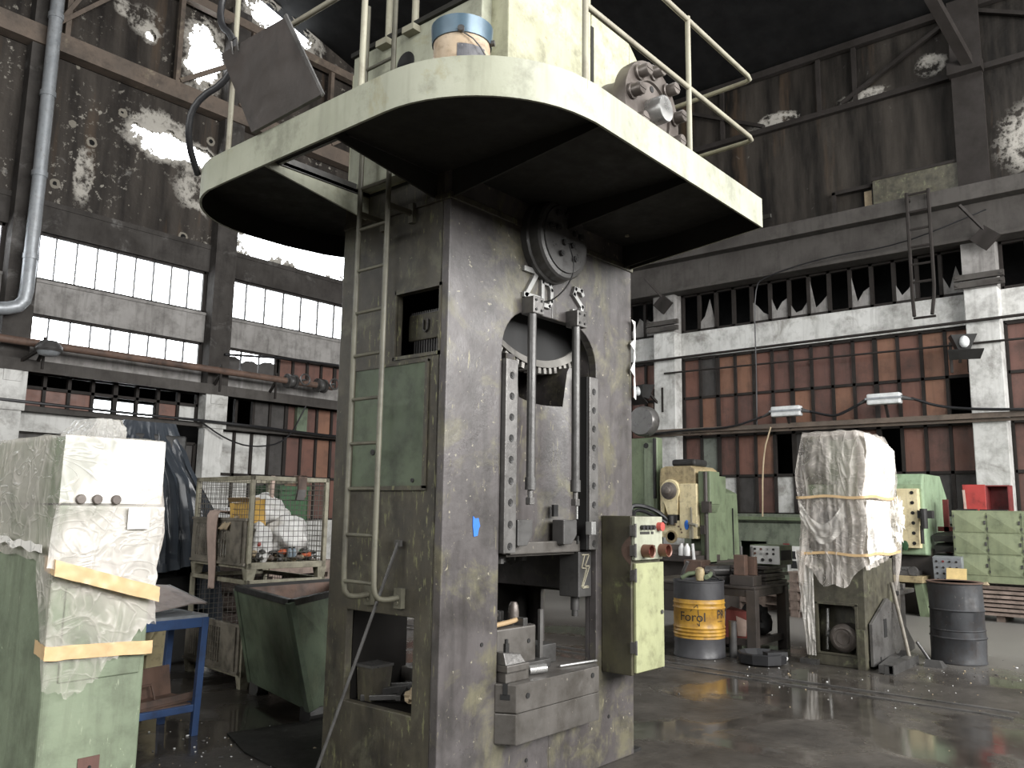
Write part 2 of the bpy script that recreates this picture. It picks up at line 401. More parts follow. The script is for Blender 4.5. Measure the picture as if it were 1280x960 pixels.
# ------------------------------------------------------------------ the hall: materials of its own
def floor_mat():
    m, nt, b = nt_new('wet_floor'); MATS['wet_floor'] = m
    v = coords(nt)
    big = noise_n(nt, v, .32, 6, .6, .4); mid = noise_n(nt, v, 1.6, 8, .68)
    base = mixc(nt, ramp(nt, mid, .35, .68), (.034, .030, .026), (.088, .079, .069))
    base = mixc(nt, ramp(nt, noise_n(nt, v, 6, 8, .7), .5, .72, 0, .75), base, (.022, .02, .018))
    # the aisle beyond the machines is drier, its paleness partly painted-in light
    sep = nt.nodes.new('ShaderNodeSeparateXYZ'); nt.links.new(v, sep.inputs[0])
    dry = ramp(nt, mathn(nt, 'ADD', sep.outputs[0], mathn(nt, 'MULTIPLY', big, 3.0)), 11.6, 13.4)
    base = mixc(nt, mathn(nt, 'MULTIPLY', dry, .75), base, (.25, .24, .225))
    grit = ramp(nt, noise_n(nt, v, 34, 3, .6), .70, .74)
    gm = mathn(nt, 'MULTIPLY', grit, ramp(nt, noise_n(nt, v, 1.1, 4), .46, .6))
    base = mixc(nt, gm, base, (.42, .42, .40))
    nt.links.new(base, b.inputs['Base Color'])
    pud = ramp(nt, mathn(nt, 'ADD', noise_n(nt, v, .8, 5, .55, .5), mathn(nt, 'MULTIPLY', dry, -.35)), .45, .54)
    ro = mathn(nt, 'ADD', mathn(nt, 'MULTIPLY', mathn(nt, 'SUBTRACT', 1.0, pud), .32), .09)
    nt.links.new(ro, b.inputs['Roughness'])
    bn = nt.nodes.new('ShaderNodeBump'); bn.inputs['Distance'].default_value = .012
    nt.links.new(mathn(nt, 'MULTIPLY', mathn(nt, 'SUBTRACT', 1.0, pud), .5), bn.inputs['Strength'])
    nt.links.new(noise_n(nt, v, 18, 8, .65), bn.inputs['Height']); nt.links.new(bn.outputs[0], b.inputs['Normal'])
floor_mat()
def sheet_mat(name, holes, c1, c2, shots=True, flakes=(), pale=(.42, .40, .36), rust=(.10, .065, .04)):
    """sooty wall sheet: run marks, flaked spots, shot holes, and torn openings one can see the sky through"""
    m, nt, b = nt_new(name); MATS[name] = m
    v = coords(nt); vs = coords(nt, (2.4, 2.4, .3))
    base = mixc(nt, ramp(nt, noise_n(nt, vs, 1.1, 6, .6), .36, .66), c1, c2)
    base = mixc(nt, ramp(nt, noise_n(nt, vs, .7, 4, .6), .56, .7, 0, .6), base, rust)
    base = mixc(nt, ramp(nt, noise_n(nt, v, 2.2, 8, .7, .4), .66, .72, 0, .45), base, (.22, .21, .2))
    wob = mathn(nt, 'MULTIPLY', mathn(nt, 'SUBTRACT', noise_n(nt, v, 2.6, 8, .68), .5), 2.6)
    def dist(lst):
        out = None
        for (c, r) in lst:
            s = nt.nodes.new('ShaderNodeVectorMath'); s.operation = 'SUBTRACT'; nt.links.new(v, s.inputs[0]); s.inputs[1].default_value = c
            k = nt.nodes.new('ShaderNodeVectorMath'); k.operation = 'DIVIDE'; nt.links.new(s.outputs[0], k.inputs[0]); k.inputs[1].default_value = r
            l = nt.nodes.new('ShaderNodeVectorMath'); l.operation = 'LENGTH'; nt.links.new(k.outputs[0], l.inputs[0])
            out = l.outputs['Value'] if out is None else mathn(nt, 'MINIMUM', out, l.outputs['Value'])
        return mathn(nt, 'ADD', out, wob)
    if flakes:
        d = dist(flakes)
        base = mixc(nt, mathn(nt, 'MULTIPLY', ramp(nt, d, .85, 1.1, .9, 0), ramp(nt, noise_n(nt, v, 2.6, 7, .7), .42, .52)), base, pale)
    hole = None
    if holes:
        d = dist(holes)
        base = mixc(nt, ramp(nt, d, 1.15, 1.5, .85, 0), base, pale)
        hole = ramp(nt, d, .99, 1.0, 1, 0)
    if shots:
        for (vsc, sz, thr, rimw) in ((1.7, .09, .25, .045), (4.6, .06, .45, .035)):
            vo = nt.nodes.new('ShaderNodeTexVoronoi'); vo.inputs['Scale'].default_value = vsc; nt.links.new(v, vo.inputs['Vector'])
            sc = nt.nodes.new('ShaderNodeSeparateColor'); nt.links.new(vo.outputs['Color'], sc.inputs[0])
            pick = ramp(nt, sc.outputs[0], thr, thr + .01)
            dd = mathn(nt, 'SUBTRACT', vo.outputs['Distance'], mathn(nt, 'MULTIPLY', noise_n(nt, v, 12, 3), .10))
            size = mathn(nt, 'MULTIPLY', sc.outputs[1], sz)
            rim = mathn(nt, 'MULTIPLY', ramp(nt, mathn(nt, 'SUBTRACT', dd, size), rimw, rimw + .015, 1, 0), pick)
            base = mixc(nt, mathn(nt, 'MULTIPLY', rim, .7), base, (.27, .25, .21))
            core = mathn(nt, 'MULTIPLY', ramp(nt, mathn(nt, 'SUBTRACT', dd, mathn(nt, 'MULTIPLY', size, .5)), .012, .02, 1, 0), pick)
            base = mixc(nt, core, base, (.006, .006, .006))
        sp = noise_n(nt, v, 7, 6, .7)
        spm = mathn(nt, 'MULTIPLY', ramp(nt, sp, .57, .60), ramp(nt, noise_n(nt, v, .9, 4), .48, .62))
        base = mixc(nt, mathn(nt, 'MULTIPLY', spm, .75), base, (.34, .32, .28))
    nt.links.new(base, b.inputs['Base Color']); b.inputs['Roughness'].default_value = .62; b.inputs['Specular IOR Level'].default_value = .15
    bn = nt.nodes.new('ShaderNodeBump'); bn.inputs['Strength'].default_value = .45; bn.inputs['Distance'].default_value = .08
    nt.links.new(noise_n(nt, v, 2.2, 5, .6), bn.inputs['Height']); nt.links.new(bn.outputs[0], b.inputs['Normal'])
    if hole is not None:
        tr = nt.nodes.new('ShaderNodeBsdfTransparent'); mx = nt.nodes.new('ShaderNodeMixShader')
        nt.links.new(hole, mx.inputs[0]); nt.links.new(b.outputs[0], mx.inputs[1]); nt.links.new(tr.outputs[0], mx.inputs[2])
        nt.links.new(mx.outputs[0], nt.nodes['Material Output'].inputs[0])
Y17 = 17.0
sheet_mat('torn_sheet', [((9.0, Y17, 11.85), (.42, 9, .62)), ((8.35, Y17, 9.42), (.75, 9, .30)), ((9.15, Y17, 9.4), (.28, 9, .22)),
                         ((10.75, Y17, 7.85), (.62, 9, .5)), ((12.3, Y17, 7.9), (1.35, 9, .5)), ((11.0, Y17, 13.6), (.9, 9, .45)), ((7.72, Y17, 11.75), (.14, 9, .16))],
          (.018, .0155, .014), (.06, .052, .045), flakes=[((8.1, Y17, 9.75), (.75, 9, .4)), ((7.6, Y17, 12.0), (.4, 9, .35)), ((9.2, Y17, 8.6), (.7, 9, .5)), ((7.1, Y17, 12.1), (.2, 9, .2)), ((6.6, Y17, 8.2), (.2, 9, .6))])
sheet_mat('sooty_sheet', [], (.010, .009, .008), (.046, .040, .034), shots=False, flakes=[((18, 7.3, 10.75), (9, .6, .22)), ((18, 5.3, 10.75), (9, .5, .15)), ((18, 1.9, 8.9), (9, .9, .8)), ((18, 9.1, 8.12), (9, .8, .17)), ((18, 3.9, 11.0), (9, .3, .25))])
paint('concrete_soot', (.066, .061, .057), (.043, .039, .036), spec=.15, dirt=(.018, .016, .015), amt=.4, scale=1.2, rough=(.7, .9), streak=.4, patch=(.14, .135, .13), patch_amt=.36)
paint('concrete_grey', (.30, .29, .28), (.22, .21, .20), dirt=(.055, .05, .045), amt=.45, scale=1.4, rough=(.7, .9), streak=.55)
paint('white_flaked', (.62, .62, .60), (.5, .5, .48), dirt=(.11, .10, .09), amt=.42, scale=1.1, rough=(.6, .9), streak=.35, patch=(.30, .29, .27), patch_amt=.40)
paint('girder_soot', (.08, .074, .068), (.055, .05, .046), spec=.2, dirt=(.025, .022, .02), amt=.4, scale=.8, rough=(.5, .8), streak=.4)
paint('frame_soot', (.032, .028, .026), (.022, .019, .017), spec=.15, amt=.3, rough=(.5, .8), streak=0)
paint('brown_a', (.175, .082, .06), (.135, .065, .048), dirt=(.045, .03, .025), amt=.38, scale=1.3, rough=(.45, .7), streak=.45)
paint('brown_b', (.135, .066, .052), (.105, .053, .043), dirt=(.035, .025, .02), amt=.42, scale=1.3, rough=(.45, .7), streak=.45)
paint('brown_c', (.235, .12, .075), (.185, .092, .06), dirt=(.06, .035, .025), amt=.36, scale=1.3, rough=(.45, .7), streak=.4)
paint('panel_dark', (.06, .055, .052), (.04, .037, .035), amt=.35, rough=(.5, .8), streak=.3)
paint('panel_sage', (.20, .22, .19), (.15, .165, .14), amt=.35, rough=(.5, .8), streak=.3)
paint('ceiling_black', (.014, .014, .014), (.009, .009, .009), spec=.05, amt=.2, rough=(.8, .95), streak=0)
paint('galvanised', (.34, .36, .38), (.27, .29, .31), dirt=(.14, .13, .12), amt=.25, scale=6, rough=(.35, .55), metal=.35, streak=.3)
paint('truss_brown', (.15, .115, .09), (.10, .08, .065), dirt=(.03, .025, .02), amt=.4, scale=1.5, rough=(.6, .8), streak=0, patch=(.28, .24, .17), patch_amt=.33)
paint('dado_green', (.20, .23, .17), (.15, .175, .13), amt=.4, rough=(.5, .8), streak=.4)

XR, XL, YB = 18.0, -8.0, -10.0      # hall: wall to the right x = 18, wall to the left y = 17
struct('floor', MB().box(-9, 24, -11, 19.6, -.2, 0), 'wet_floor')
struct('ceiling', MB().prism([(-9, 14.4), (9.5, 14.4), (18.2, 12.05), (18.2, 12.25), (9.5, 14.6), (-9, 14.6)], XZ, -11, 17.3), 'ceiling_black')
struct('wall_back', MB().box(-9, 24, -10.2, -10, 0, 14.4), 'concrete_soot')
struct('wall_side', MB().box(-8.2, -8, -10, 17.3, 0, 14.4), 'concrete_soot')

# ---- left wall (plane y = 17): columns every 4.1 m
CX = [-2.6, 1.5, 5.6, 9.7, 13.8, 17.9]
wl = MB()
wl.box(XL, XR, 17.0, 17.12, 7.42, 14.4)
struct('wall_left', wl, 'torn_sheet')
wl = MB()
wl.box(XL, XR, 16.98, 17.25, 6.84, 7.42)
wl.box(XL, 24, 16.95, 17.25, 5.88, 6.84) if False else None
wl.box(-8, -2.6, 17.0, 17.2, 0, 7.4)
wl.box(XL, XR, 16.96, 17.06, 7.36, 7.46)
struct('wall_left_spandrel', wl, 'concrete_soot')
wl = MB()
wl.box(-2.6, XR, 17.0, 17.22, 5.23, 5.88)
wl.box(-2.6, XR, 17.0, 17.22, 4.22, 4.64)
wl.box(-2.6, XR, 16.97, 17.24, 5.84, 5.9)
struct('wall_left_lintel', wl, 'concrete_grey')
wl = MB()
for a, b_ in ((-2.6, 5.6), (5.8, 8.1)):
    wl.box(a, b_, 17.0, 17.2, 2.98, 3.36)
wl.box(-2.6, 5.6, 17.0, 17.2, 0, 2.98)
wl.box(5.6, 9.6, 17.0, 17.2, 0, 2.3)
wl.box(9.6, XR, 17.0, 17.2, 0, 1.35)
struct('wall_left_base', wl, 'white_flaked')
n_trim = 0
for x in CX:
    n_trim += 1
    c = MB(); c.box(x - .25, x + .25, 16.72, 17.0, 4.25, 13.2 if x < 12 else 12.0)
    struct('trim_%d' % n_trim, c, 'concrete_soot')
    n_trim += 1
    c = MB(); c.box(x - .22, x + .22, 16.74, 17.0, 0, 3.33); c.box(x - .26, x + .26, 16.7, 17.0, 3.33, 4.25)
    c.box(x - .15, x + .15, 16.68, 16.7, 3.86, 4.16)
    struct('trim_%d' % n_trim, c, 'white_flaked')
def lattice(pts_fn, spans, z0, z1):
    pass
# ledges and the band of conduit supports
n_trim += 1
struct('trim_%d' % n_trim, MB().box(XL, XR, 16.72, 17.0, 4.10, 4.24).box(XL, XR, 16.66, 16.74, 4.06, 4.28).box(XL, XR, 16.78, 17.0, 3.34, 3.44), 'girder_soot')
# windows of the left wall: daylight rows
n_win = 0
def win_row(x0, x1, z0, z1, n, broken=()):
    global n_win; n_win += 1
    f = MB()
    for i in range(n + 1):
        x = x0 + (x1 - x0) * i / n; w = .006 if 0 < i < n else .05
        f.box(x - w, x + w, 17.05, 17.12, z0, z1)
    f.box(x0, x1, 17.05, 17.12, z0, z0 + .05); f.box(x0, x1, 17.05, 17.12, z1 - .05, z1)
    o = struct('window_%d' % n_win, f, 'frame_soot')
    p = MB()
    for i in range(n):
        a, b_ = x0 + (x1 - x0) * i / n + .03, x0 + (x1 - x0) * (i + 1) / n - .03
        if i in broken: continue
        p.box(a, b_, 17.08, 17.09, z0 + .05, z1 - .05)
    struct('pane', p, 'window_glass', o)
    if broken:
        q = MB()
        for i in broken:
            a, b_ = x0 + (x1 - x0) * i / n + .03, x0 + (x1 - x0) * (i + 1) / n - .03
            t = z0 + (z1 - z0) * (.55 if i % 2 else .62)
            q.prism([(a, z0 + .05), (b_, z0 + .05), (b_, t), (b_ - .12, t + .05), (a + .1, t + .03), (a, t - .03)], XZ, 17.08, 17.09)
        struct('broken_pane', q, 'panel_dark', o)
for k in range(1, 5):
    a, b_ = CX[k] + .27, CX[k + 1] - .27
    win_row(a, b_, 5.9, 6.84, 9 if k < 3 else 7)
for k in range(1, 3):
    a, b_ = CX[k] + .27, CX[k + 1] - .27
    win_row(a, b_, 4.66, 5.23, 9 if k < 3 else 7)
win_row(CX[3] + .27, 11.4, 4.62, 5.23, 3, broken=(0, 1, 2))

def glazing(plane, axis, u0, u1, rows, n, pick, depth=.05, sign=1, name=None):
    """steel grid filled with sheets; rows = z levels from top; pick(col,row) -> material index or None for an open cell"""
    global n_win; n_win += 1
    f = MB(); P = MB()
    bx = (lambda mb, a, b_, d0, d1, z0, z1, mi=0: mb.box(a, b_, min(plane + d0, plane + d1), max(plane + d0, plane + d1), z0, z1, mi)) if axis == 'x' else \
         (lambda mb, a, b_, d0, d1, z0, z1, mi=0: mb.box(min(plane + d0, plane + d1), max(plane + d0, plane + d1), a, b_, z0, z1, mi))
    for i in range(n + 1):
        u = u0 + (u1 - u0) * i / n; w = .032 if i % 4 else .045
        bx(f, u - w, u + w, -depth, .04, rows[-1], rows[0])
    for z in rows: bx(f, u0, u1, -depth, .04, z - .03, z + .03)
    for r_ in range(len(rows) - 1):
        for i in range(n):
            k = pick(i, r_)
            if k is None: continue
            a, b_ = u0 + (u1 - u0) * i / n, u0 + (u1 - u0) * (i + 1) / n
            bx(P, a + .02, b_ - .02, .0, .02, rows[r_ + 1], rows[r_], k)
    o = struct('window_%d' % n_win, f, 'frame_soot')
    struct('infill_panels', P, PANELS, o)
    return o
PANELS = ['brown_a', 'brown_b', 'brown_c', 'panel_dark', 'panel_sage', 'white_flaked', 'skip_green']
rr = random.Random(3)
def brownish(i, r_): return rr.choice([0, 0, 1, 1, 1, 2, 0])
def pick_row_dark(i, r_):
    if r_ == 0: return None
    return [0, 0, 0, None, None, None, 0, None][i % 8] if i < 3 else (0 if i == 6 else None)
# open dark row below the ledge, bay between the second and third column
glazing(17.1, 'x', 5.85, 9.45, (4.1, 3.82, 3.44), 8, lambda i, r_: (0 if (r_ == 1 and i in (0, 1, 2, 6)) else (5 if (r_ == 1 and i == 7) else None)))
glazing(17.1, 'x', 9.95, 13.55, (4.1, 3.44), 8, lambda i, r_: [None, None, 3, 3, 1, 1, 2, 1][i])
glazing(17.1, 'x', 9.95, 13.55, (3.34, 2.36, 1.36), 8, lambda i, r_: [5, 5, 5, 3, 1, 0, 2, 1][i] if r_ == 0 else [5, 5, 3, 3, 2, 0, 1, 0][i])
glazing(17.1, 'x', 11.45, 13.55, (5.2, 4.3), 5, brownish)
glazing(17.1, 'x', 14.05, 17.7, (5.2, 4.3), 8, brownish)
glazing(17.1, 'x', 14.05, 17.7, (4.1, 3.44), 8, brownish)
glazing(17.1, 'x', 14.05, 17.7, (3.34, 2.36, 1.36), 8, brownish)
glazing(17.1, 'x', 5.85, 9.45, (2.98, 2.3), 5, lambda i, r_: 3 if i != 2 else None)
n_trim += 1
struct('trim_%d' % n_trim, MB().box(12.0, 12.3, 16.98, 17.08, 3.46, 4.06), 'skip_green')
# black backing added behind the lower rows, closing off the sky
wl = MB(); wl.box(-9, 8.1, 19.4, 19.6, 0, 4.5); wl.box(9.7, 24, 19.4, 19.6, 0, 4.5); wl.box(8.1, 9.7, 19.4, 19.6, 4.02, 4.5); wl.box(8.1, 9.7, 19.4, 19.6, 0, 3.3)
wl.box(-9, 24, 17.25, 19.6, 4.45, 4.6); wl.box(-9.2, -9, 17.25, 19.6, 0, 4.5)
struct('wall_annexe_backing', wl, 'ceiling_black')

# lattice girders along both walls (z 10.6 to 12.9)
def lattice_x(y):
    f = MB(); f.box(XL, XR, y, y + .3, 10.42, 10.8)
    for k in range(len(CX)):
        x = CX[k]
        for q in (x - 1.45, x + .35): f.beam((q, y + .1, 10.75), (q, y + .1, 12.95), .12, .1)
        f.beam((x - 1.4, y + .06, 10.85), (x + 1.05, y + .06, 12.7), .12, .1)
        f.beam((x + .1 - 4.1, y + .06, 10.85), (x + 1.1 - 4.1, y + .06, 12.9), .09, .08)
        f.beam((x - 4.1 + .05, y + .04, 10.85), (x - 4.1 + 1.9, y + .04, 12.9), .09, .08)
    f.box(XL, XR, y, y + .2, 12.8, 13.0)
    return f
n_trim += 1; struct('trim_%d' % n_trim, lattice_x(16.66), 'truss_brown')
# ---- right wall (plane x = 18)
CY = [17.0, 10.12, 3.23, -3.7]
wr = MB(); wr.box(18.0, 18.15, -10, 17.3, 7.9, 14.4)
struct('wall_right', wr, 'sooty_sheet')
wr = MB(); wr.box(18.0, 18.2, -10, 17.3, 5.38, 6.0)
struct('wall_right_lintel', wr, 'white_flaked')
wr = MB(); wr.box(18.0, 18.2, -10, 17.3, 0, 1.62); wr.box(17.9, 18.0, -10, 17.3, 1.52, 1.66)
struct('wall_right_base', wr, 'dado_green')
wr = MB(); wr.box(20.8, 21, -10, 19.6, 0, 8.2); wr.box(18.2, 21, -10, 19.6, 8.1, 8.3); wr.box(18.2, 21, -10.2, -10, 0, 8.2); wr.box(18.2, 24, 19.4, 19.6, 0, 8.2)
struct('wall_far_backing', wr, 'ceiling_black')  # dark box added behind the open cells to keep the sky out
n_trim += 1
g = MB(); g.box(17.35, 18.0, -10, 17, 7.69, 8.0); g.box(17.62, 17.75, -10, 17, 6.97, 7.69); g.box(17.45, 17.9, -10, 17, 6.92, 6.99)
struct('trim_%d' % n_trim, g, 'girder_soot', bevel=.012)
for y in CY:
    n_trim += 1
    c = MB(); c.box(17.66, 18.0, y - .28, y + .3, 0, 6.0); struct('trim_%d' % n_trim, c, 'white_flaked', bevel=.015)
    n_trim += 1
    c = MB(); c.box(17.66, 18.0, y - .28, y + .3, 6.0, 6.95); struct('trim_%d' % n_trim, c, 'concrete_grey')
    n_trim += 1
    c = MB(); c.box(17.7, 18.0, y - .25, y + .2, 8.0, 12.0); c.box(17.6, 17.7, y - .3, y + .25, 8.0, 12.0); c.box(17.4, 17.7, y - .32, y + .28, 10.35, 10.6)
    struct('trim_%d' % n_trim, c, 'frame_soot')
    if y in (17.0, -3.7): continue
    cl = thing('pillar_clamp', '', 'clamp', (17.6, y, 6.1))
    for z in (-.03, .12):
        cl2 = MB(); cl2.box(-.06, .02, -.42, .44, z - .05, z + .06)
        for s in (-.38, .38): cl2.cyl((-.09, s, z), (-.06, s, z), .025, 6)
        cl2.build('clamp_bar', 'girder_soot', cl)
    cl['label'] = {10.12: 'dark clamp bars bolted round the white pillar beside the press, under the girder', 3.23: 'dark clamp bars bolted round the white pillar above the lockers, under the girder'}[y]
n_trim += 1
f = MB(); f.box(17.86, 17.98, -10, 17, 10.5, 10.62); f.box(17.8, 17.95, -10, 17, 11.86, 12.02)
for y in CY:
    for q in (-1.55, -3.9, 2.2, 0.0): 
        f.beam((17.9, y + q, 10.6), (17.9, y + q, 11.9), .09, .08)
    f.beam((17.88, y + .1, 11.85), (17.88, y + 2.5, 10.65), .09, .08); f.beam((17.88, y - .1, 11.85), (17.88, y - 2.6, 10.65), .09, .08)
    f.beam((17.5, y - .1, 10.5), (13.0, y + .65, 12.66), .2, .16)
struct('trim_%d' % n_trim, f, 'frame_soot')
# roof trusses overhead
n_trim += 1
f = MB()
for y in (3.2, 10.1):
    f.beam((-8, y, 13.3), (18, y, 13.3), .2, .25); 
    for k in range(12): f.beam((-8 + k * 2.2, y, 13.3), (-6.9 + k * 2.2, y, 14.4), .12, .12)
struct('trim_%d' % n_trim, f, 'ceiling_black')

# broken upper windows of the right wall
rr2 = random.Random(11)
for k in range(3):
    u0, u1 = CY[k + 1] + .32, CY[k] - .3
    n_win += 1; f = MB(); n = 14
    for i in range(n + 1):
        u = u0 + (u1 - u0) * i / n; f.box(18.02, 18.12, u - .035, u + .035, 6.0, 6.97)
    f.box(18.02, 18.12, u0, u1, 6.0, 6.06); f.box(18.02, 18.12, u0, u1, 6.9, 6.97)
    o = struct('window_%d' % n_win, f, 'frame_soot')
    sh = MB()
    for i in range(n):
        a, b_ = u0 + (u1 - u0) * i / n + .035, u0 + (u1 - u0) * (i + 1) / n - .035
        w = b_ - a
        if rr2.random() < .62:
            t = [6.06 + rr2.uniform(.05, .75) for _ in range(4)]
            sh.prism([(a, 6.06), (b_, 6.06), (b_, t[0]), (a + w * .7, t[1] * .5 + 3.05), (a + w * .35, t[2]), (a, t[3] * .6 + 2.44)], lambda p, q, t: (t, p, q), 18.06, 18.066)
    struct('broken_pane', sh, 'concrete_grey', o)
# brown panel fields
SPEC = {(2, 1, 3): 4, (9, 2, 2): None}
def field(k):
    u0, u1 = CY[k + 1] + .32, CY[k] - .3
    def pick(i, r_):      # column 0 is next to the nearer pillar
        c = i
        if k == 1:
            j = 13 - i    # 0 = next to the left pillar
            if r_ == 3:
                return {0: 5, 1: 4, 2: 5, 3: 3, 4: 1, 5: 5, 6: 3, 7: 3}.get(j, 3)
            if r_ == 2:
                if j in (5, 10): return None
                if j == 1: return 4
                if j == 6: return 3
                if j == 4: return 2
            if r_ == 1 and j == 13: return None
            if r_ == 1 and j in (6, 8): return 2
            if (r_, j) == (0, 1): return 3
            if r_ == 0 and j == 12: return 2
        return brownish(i, r_)
    glazing(18.08, 'y', u0, u1, (5.34, 4.39, 3.45, 2.51, 1.66), 14, pick)
for k in range(3): field(k)

# ---- things fixed to the walls
t = thing('drainpipe', 'tall grey galvanised pipe running up the wall at the left edge', 'pipe', (5.62, 16.45, 5.1))
d = MB(); d.tube([(-.9, .1, -.05), (-.35, .05, 0), (-.05, 0, .12), (0, 0, .5), (0, 0, 8.9)], .12, 14, smooth=1); d.build('pipe', 'galvanised', t, smooth=50)
d = MB()
for z in (1.0, 2.6, 4.2, 5.8, 7.4): d.cyl((0, 0, z), (0, 0, z + .1), .14, 14)
d.build('pipe_joint', 'galvanised', t, smooth=50)
t = thing('steam_pipe', 'rusty pipe with valves at its end, running along the left wall', 'pipe', (8, 16.45, 4.5))
d = MB(); d.tube([(-8, 0, .06), (-2.5, 0, .06), (4.6, 0, .06)], .075, 10); d.build('pipe', 'rusty_steel', t, smooth=50)
for x in (3.4, 4.25):
    d = MB(); d.cyl((x - .12, 0, .06), (x - .06, 0, .06), .17, 12); d.cyl((x + .06, 0, .06), (x + .12, 0, .06), .17, 12); d.blob((x, -.02, .06), (.15, .13, .14), .1)
    d.tube([(x + .2 + .13 * math.cos(q * PI / 6), -.28, .1 + .13 * math.sin(q * PI / 6)) for q in range(13)], .02, 6); d.cyl((x + .1, -.05, .06), (x + .2, -.28, .1), .025, 6)
    d.build('valve', 'dark_steel', t, smooth=40)
for x in (-4.5, -2.0, 1.6, 3.0): MB().beam((x, 0, .0), (x, .3, -.3), .05).beam((x, 0, .2), (x, 0, -.4), .04).build('pipe_bracket', 'frame_soot', t)
def cable(name, label, pts, r=.018, mat='rubber', sm=2):
    return tag(MB().tube(pts, r, 6, smooth=sm).build(name, mat, smooth=60), label, 'cable')
cable('cable', 'thick cable sagging along the beam of the left wall', [(5.4, 16.7, 3.5), (8, 16.62, 3.46), (10.1, 16.6, 3.46), (12, 16.6, 3.4), (14, 16.6, 3.38), (17.8, 16.6, 3.36)], .03)
cable('cable', 'thin cable hanging in a loop beside the pillar of the left wall', [(9.3, 16.65, 3.45), (9.9, 16.6, 3.1), (10.6, 16.6, 2.95), (11.5, 16.6, 3.15), (12, 16.65, 4.05)], .018)
cable('cable', 'dark conduit running along the lintel of the left wall', [(9.8, 16.68, 4.98), (12, 16.8, 5.2), (17, 16.85, 5.26)], .03)
t = thing('hall_lamp', 'round bulkhead lamp on the pipe at the left edge of the wall', 'lamp', (5.95, 16.1, 4.42))
d = MB(); d.lathe([(.02, .16), (.14, .15), (.22, .06), (.24, 0), (.22, -.04)], n=18); d.build('lamp_housing', 'dark_steel', t, smooth=40)
d = MB(); d.lathe([(.2, -.04), (.16, -.1), (.05, -.13)], n=18); d.build('lamp_glass', 'galvanised', t, smooth=60)
d = MB(); d.beam((0, 0, .1), (-.25, .62, -.2), .05); d.build('bracket', 'frame_soot', t)
# right wall: conduits, lamps, ladder
def rod(name, label, pts, r, mat, cat): return tag(MB().tube(pts, r, 8).build(name, mat, smooth=50), label, cat)
rod('conduit', 'dark conduit running along the top of the brown panels', [(17.55, 12.5, 5.3), (17.55, 2.6, 5.36), (17.55, -2, 5.38)], .03, 'frame_soot', 'conduit')
rod('conduit', 'thin conduit pipe crossing the upper row of brown panels', [(17.6, 10.1, 4.98), (17.6, 3.2, 4.93), (17.6, -2, 4.9)], .022, 'frame_soot', 'conduit')
g = MB(); g.beam((17.5, 10.6, 3.56), (17.5, -4, 3.50), .07, .1); g.beam((17.58, 10.6, 3.48), (17.58, -4, 3.42), .05, .06)
for y in (9.4, 7.5, 5.6, 3.7, 1.8): g.beam((17.5, y, 3.5), (18.05, y, 3.5), .05)
tag(g.build('cable_tray', 'truss_brown'), 'long rusty cable rail running across the brown panels behind the wrapped machine', 'rail')
for q, (y, z, lab) in enumerate(((7.0, 3.84, 'white fluorescent lamp box on the cable rail, the one left of the plastic-wrapped machine top'), (5.0, 3.96, 'white fluorescent lamp box on the cable rail, the one right of the plastic-wrapped machine top'))):
    t = thing('fluorescent_lamp', lab, 'lamp', (17.35, y, z), group='box lamps on the cable rail')
    MB().box(-.1, .1, -.32, .32, -.12, .1).build('lamp_box', 'lamp_white', t, bevel=.03)
    MB().box(-.12, .12, -.34, .34, -.02, .02).build('lamp_clip', 'galvanised', t)
    d = MB(); d.cyl((0, -.32, 0), (0, -.55, -.06), .05, 8, .02); d.cyl((0, .32, 0), (0, .55, -.1), .05, 8, .02); d.build('cable_gland', 'dark_steel', t, smooth=50)
    MB().beam((.05, 0, -.1), (.2, 0, -.36), .05).build('bracket', 'frame_soot', t)
cable('cable', 'black cable swinging between the two box lamps', [(17.35, 6.5, 3.8), (17.35, 6.1, 3.68), (17.35, 5.9, 3.68), (17.35, 5.45, 3.9)], .03)
cable('cable', 'black cable running from the right box lamp past the pillar', [(17.35, 4.5, 3.93), (17.4, 4.0, 3.72), (17.4, 3.2, 3.62), (17.4, 1.8, 3.55)], .03)
cable('cable', 'black cable running from the left box lamp towards the pillar by the press', [(17.35, 7.55, 3.75), (17.4, 8.3, 3.55), (17.4, 9.4, 3.56), (17.4, 10.5, 3.5)], .025)
cable('cable', 'thin wire looped across the wall under the girder', [(17.42, 3.0, 7.45), (17.42, 4.6, 7.05), (17.42, 6.0, 7.1), (17.40, 7.4, 6.9), (17.45, 7.7, 6.7), (17.5, 7.72, 4.7), (17.5, 7.74, 3.6)], .014)
cable('cable', 'pale rope hanging down in front of the brown panels by the control box', [(17.2, 7.3, 3.5), (17.2, 7.5, 2.9), (17.2, 7.55, 1.4)], .018, 'rag_tan')
t = thing('iron_ladder', 'dark iron ladder hanging on the girder of the right wall', 'ladder', (17.28, 4.15, 6.7))
for s in (-.2, .2):
    MB().tube([(-.02, s, 1.35), (-.02, s, -.2), (-.02, s, -.75), (-.12, s * .8, -1.2)], .035, 6, smooth=1).build('stile', 'frame_soot', t)
for k in range(8):
    MB().cyl((-.02, -.2, 1.3 - k * .36), (-.02, .2, 1.3 - k * .36), .025, 6).build('rung', 'frame_soot', t)
MB().beam((0, -.18, 1.2), (.3, -.18, 1.2), .05).beam((0, .18, 1.2), (.3, .18, 1.2), .05).build('bracket', 'frame_soot', t)
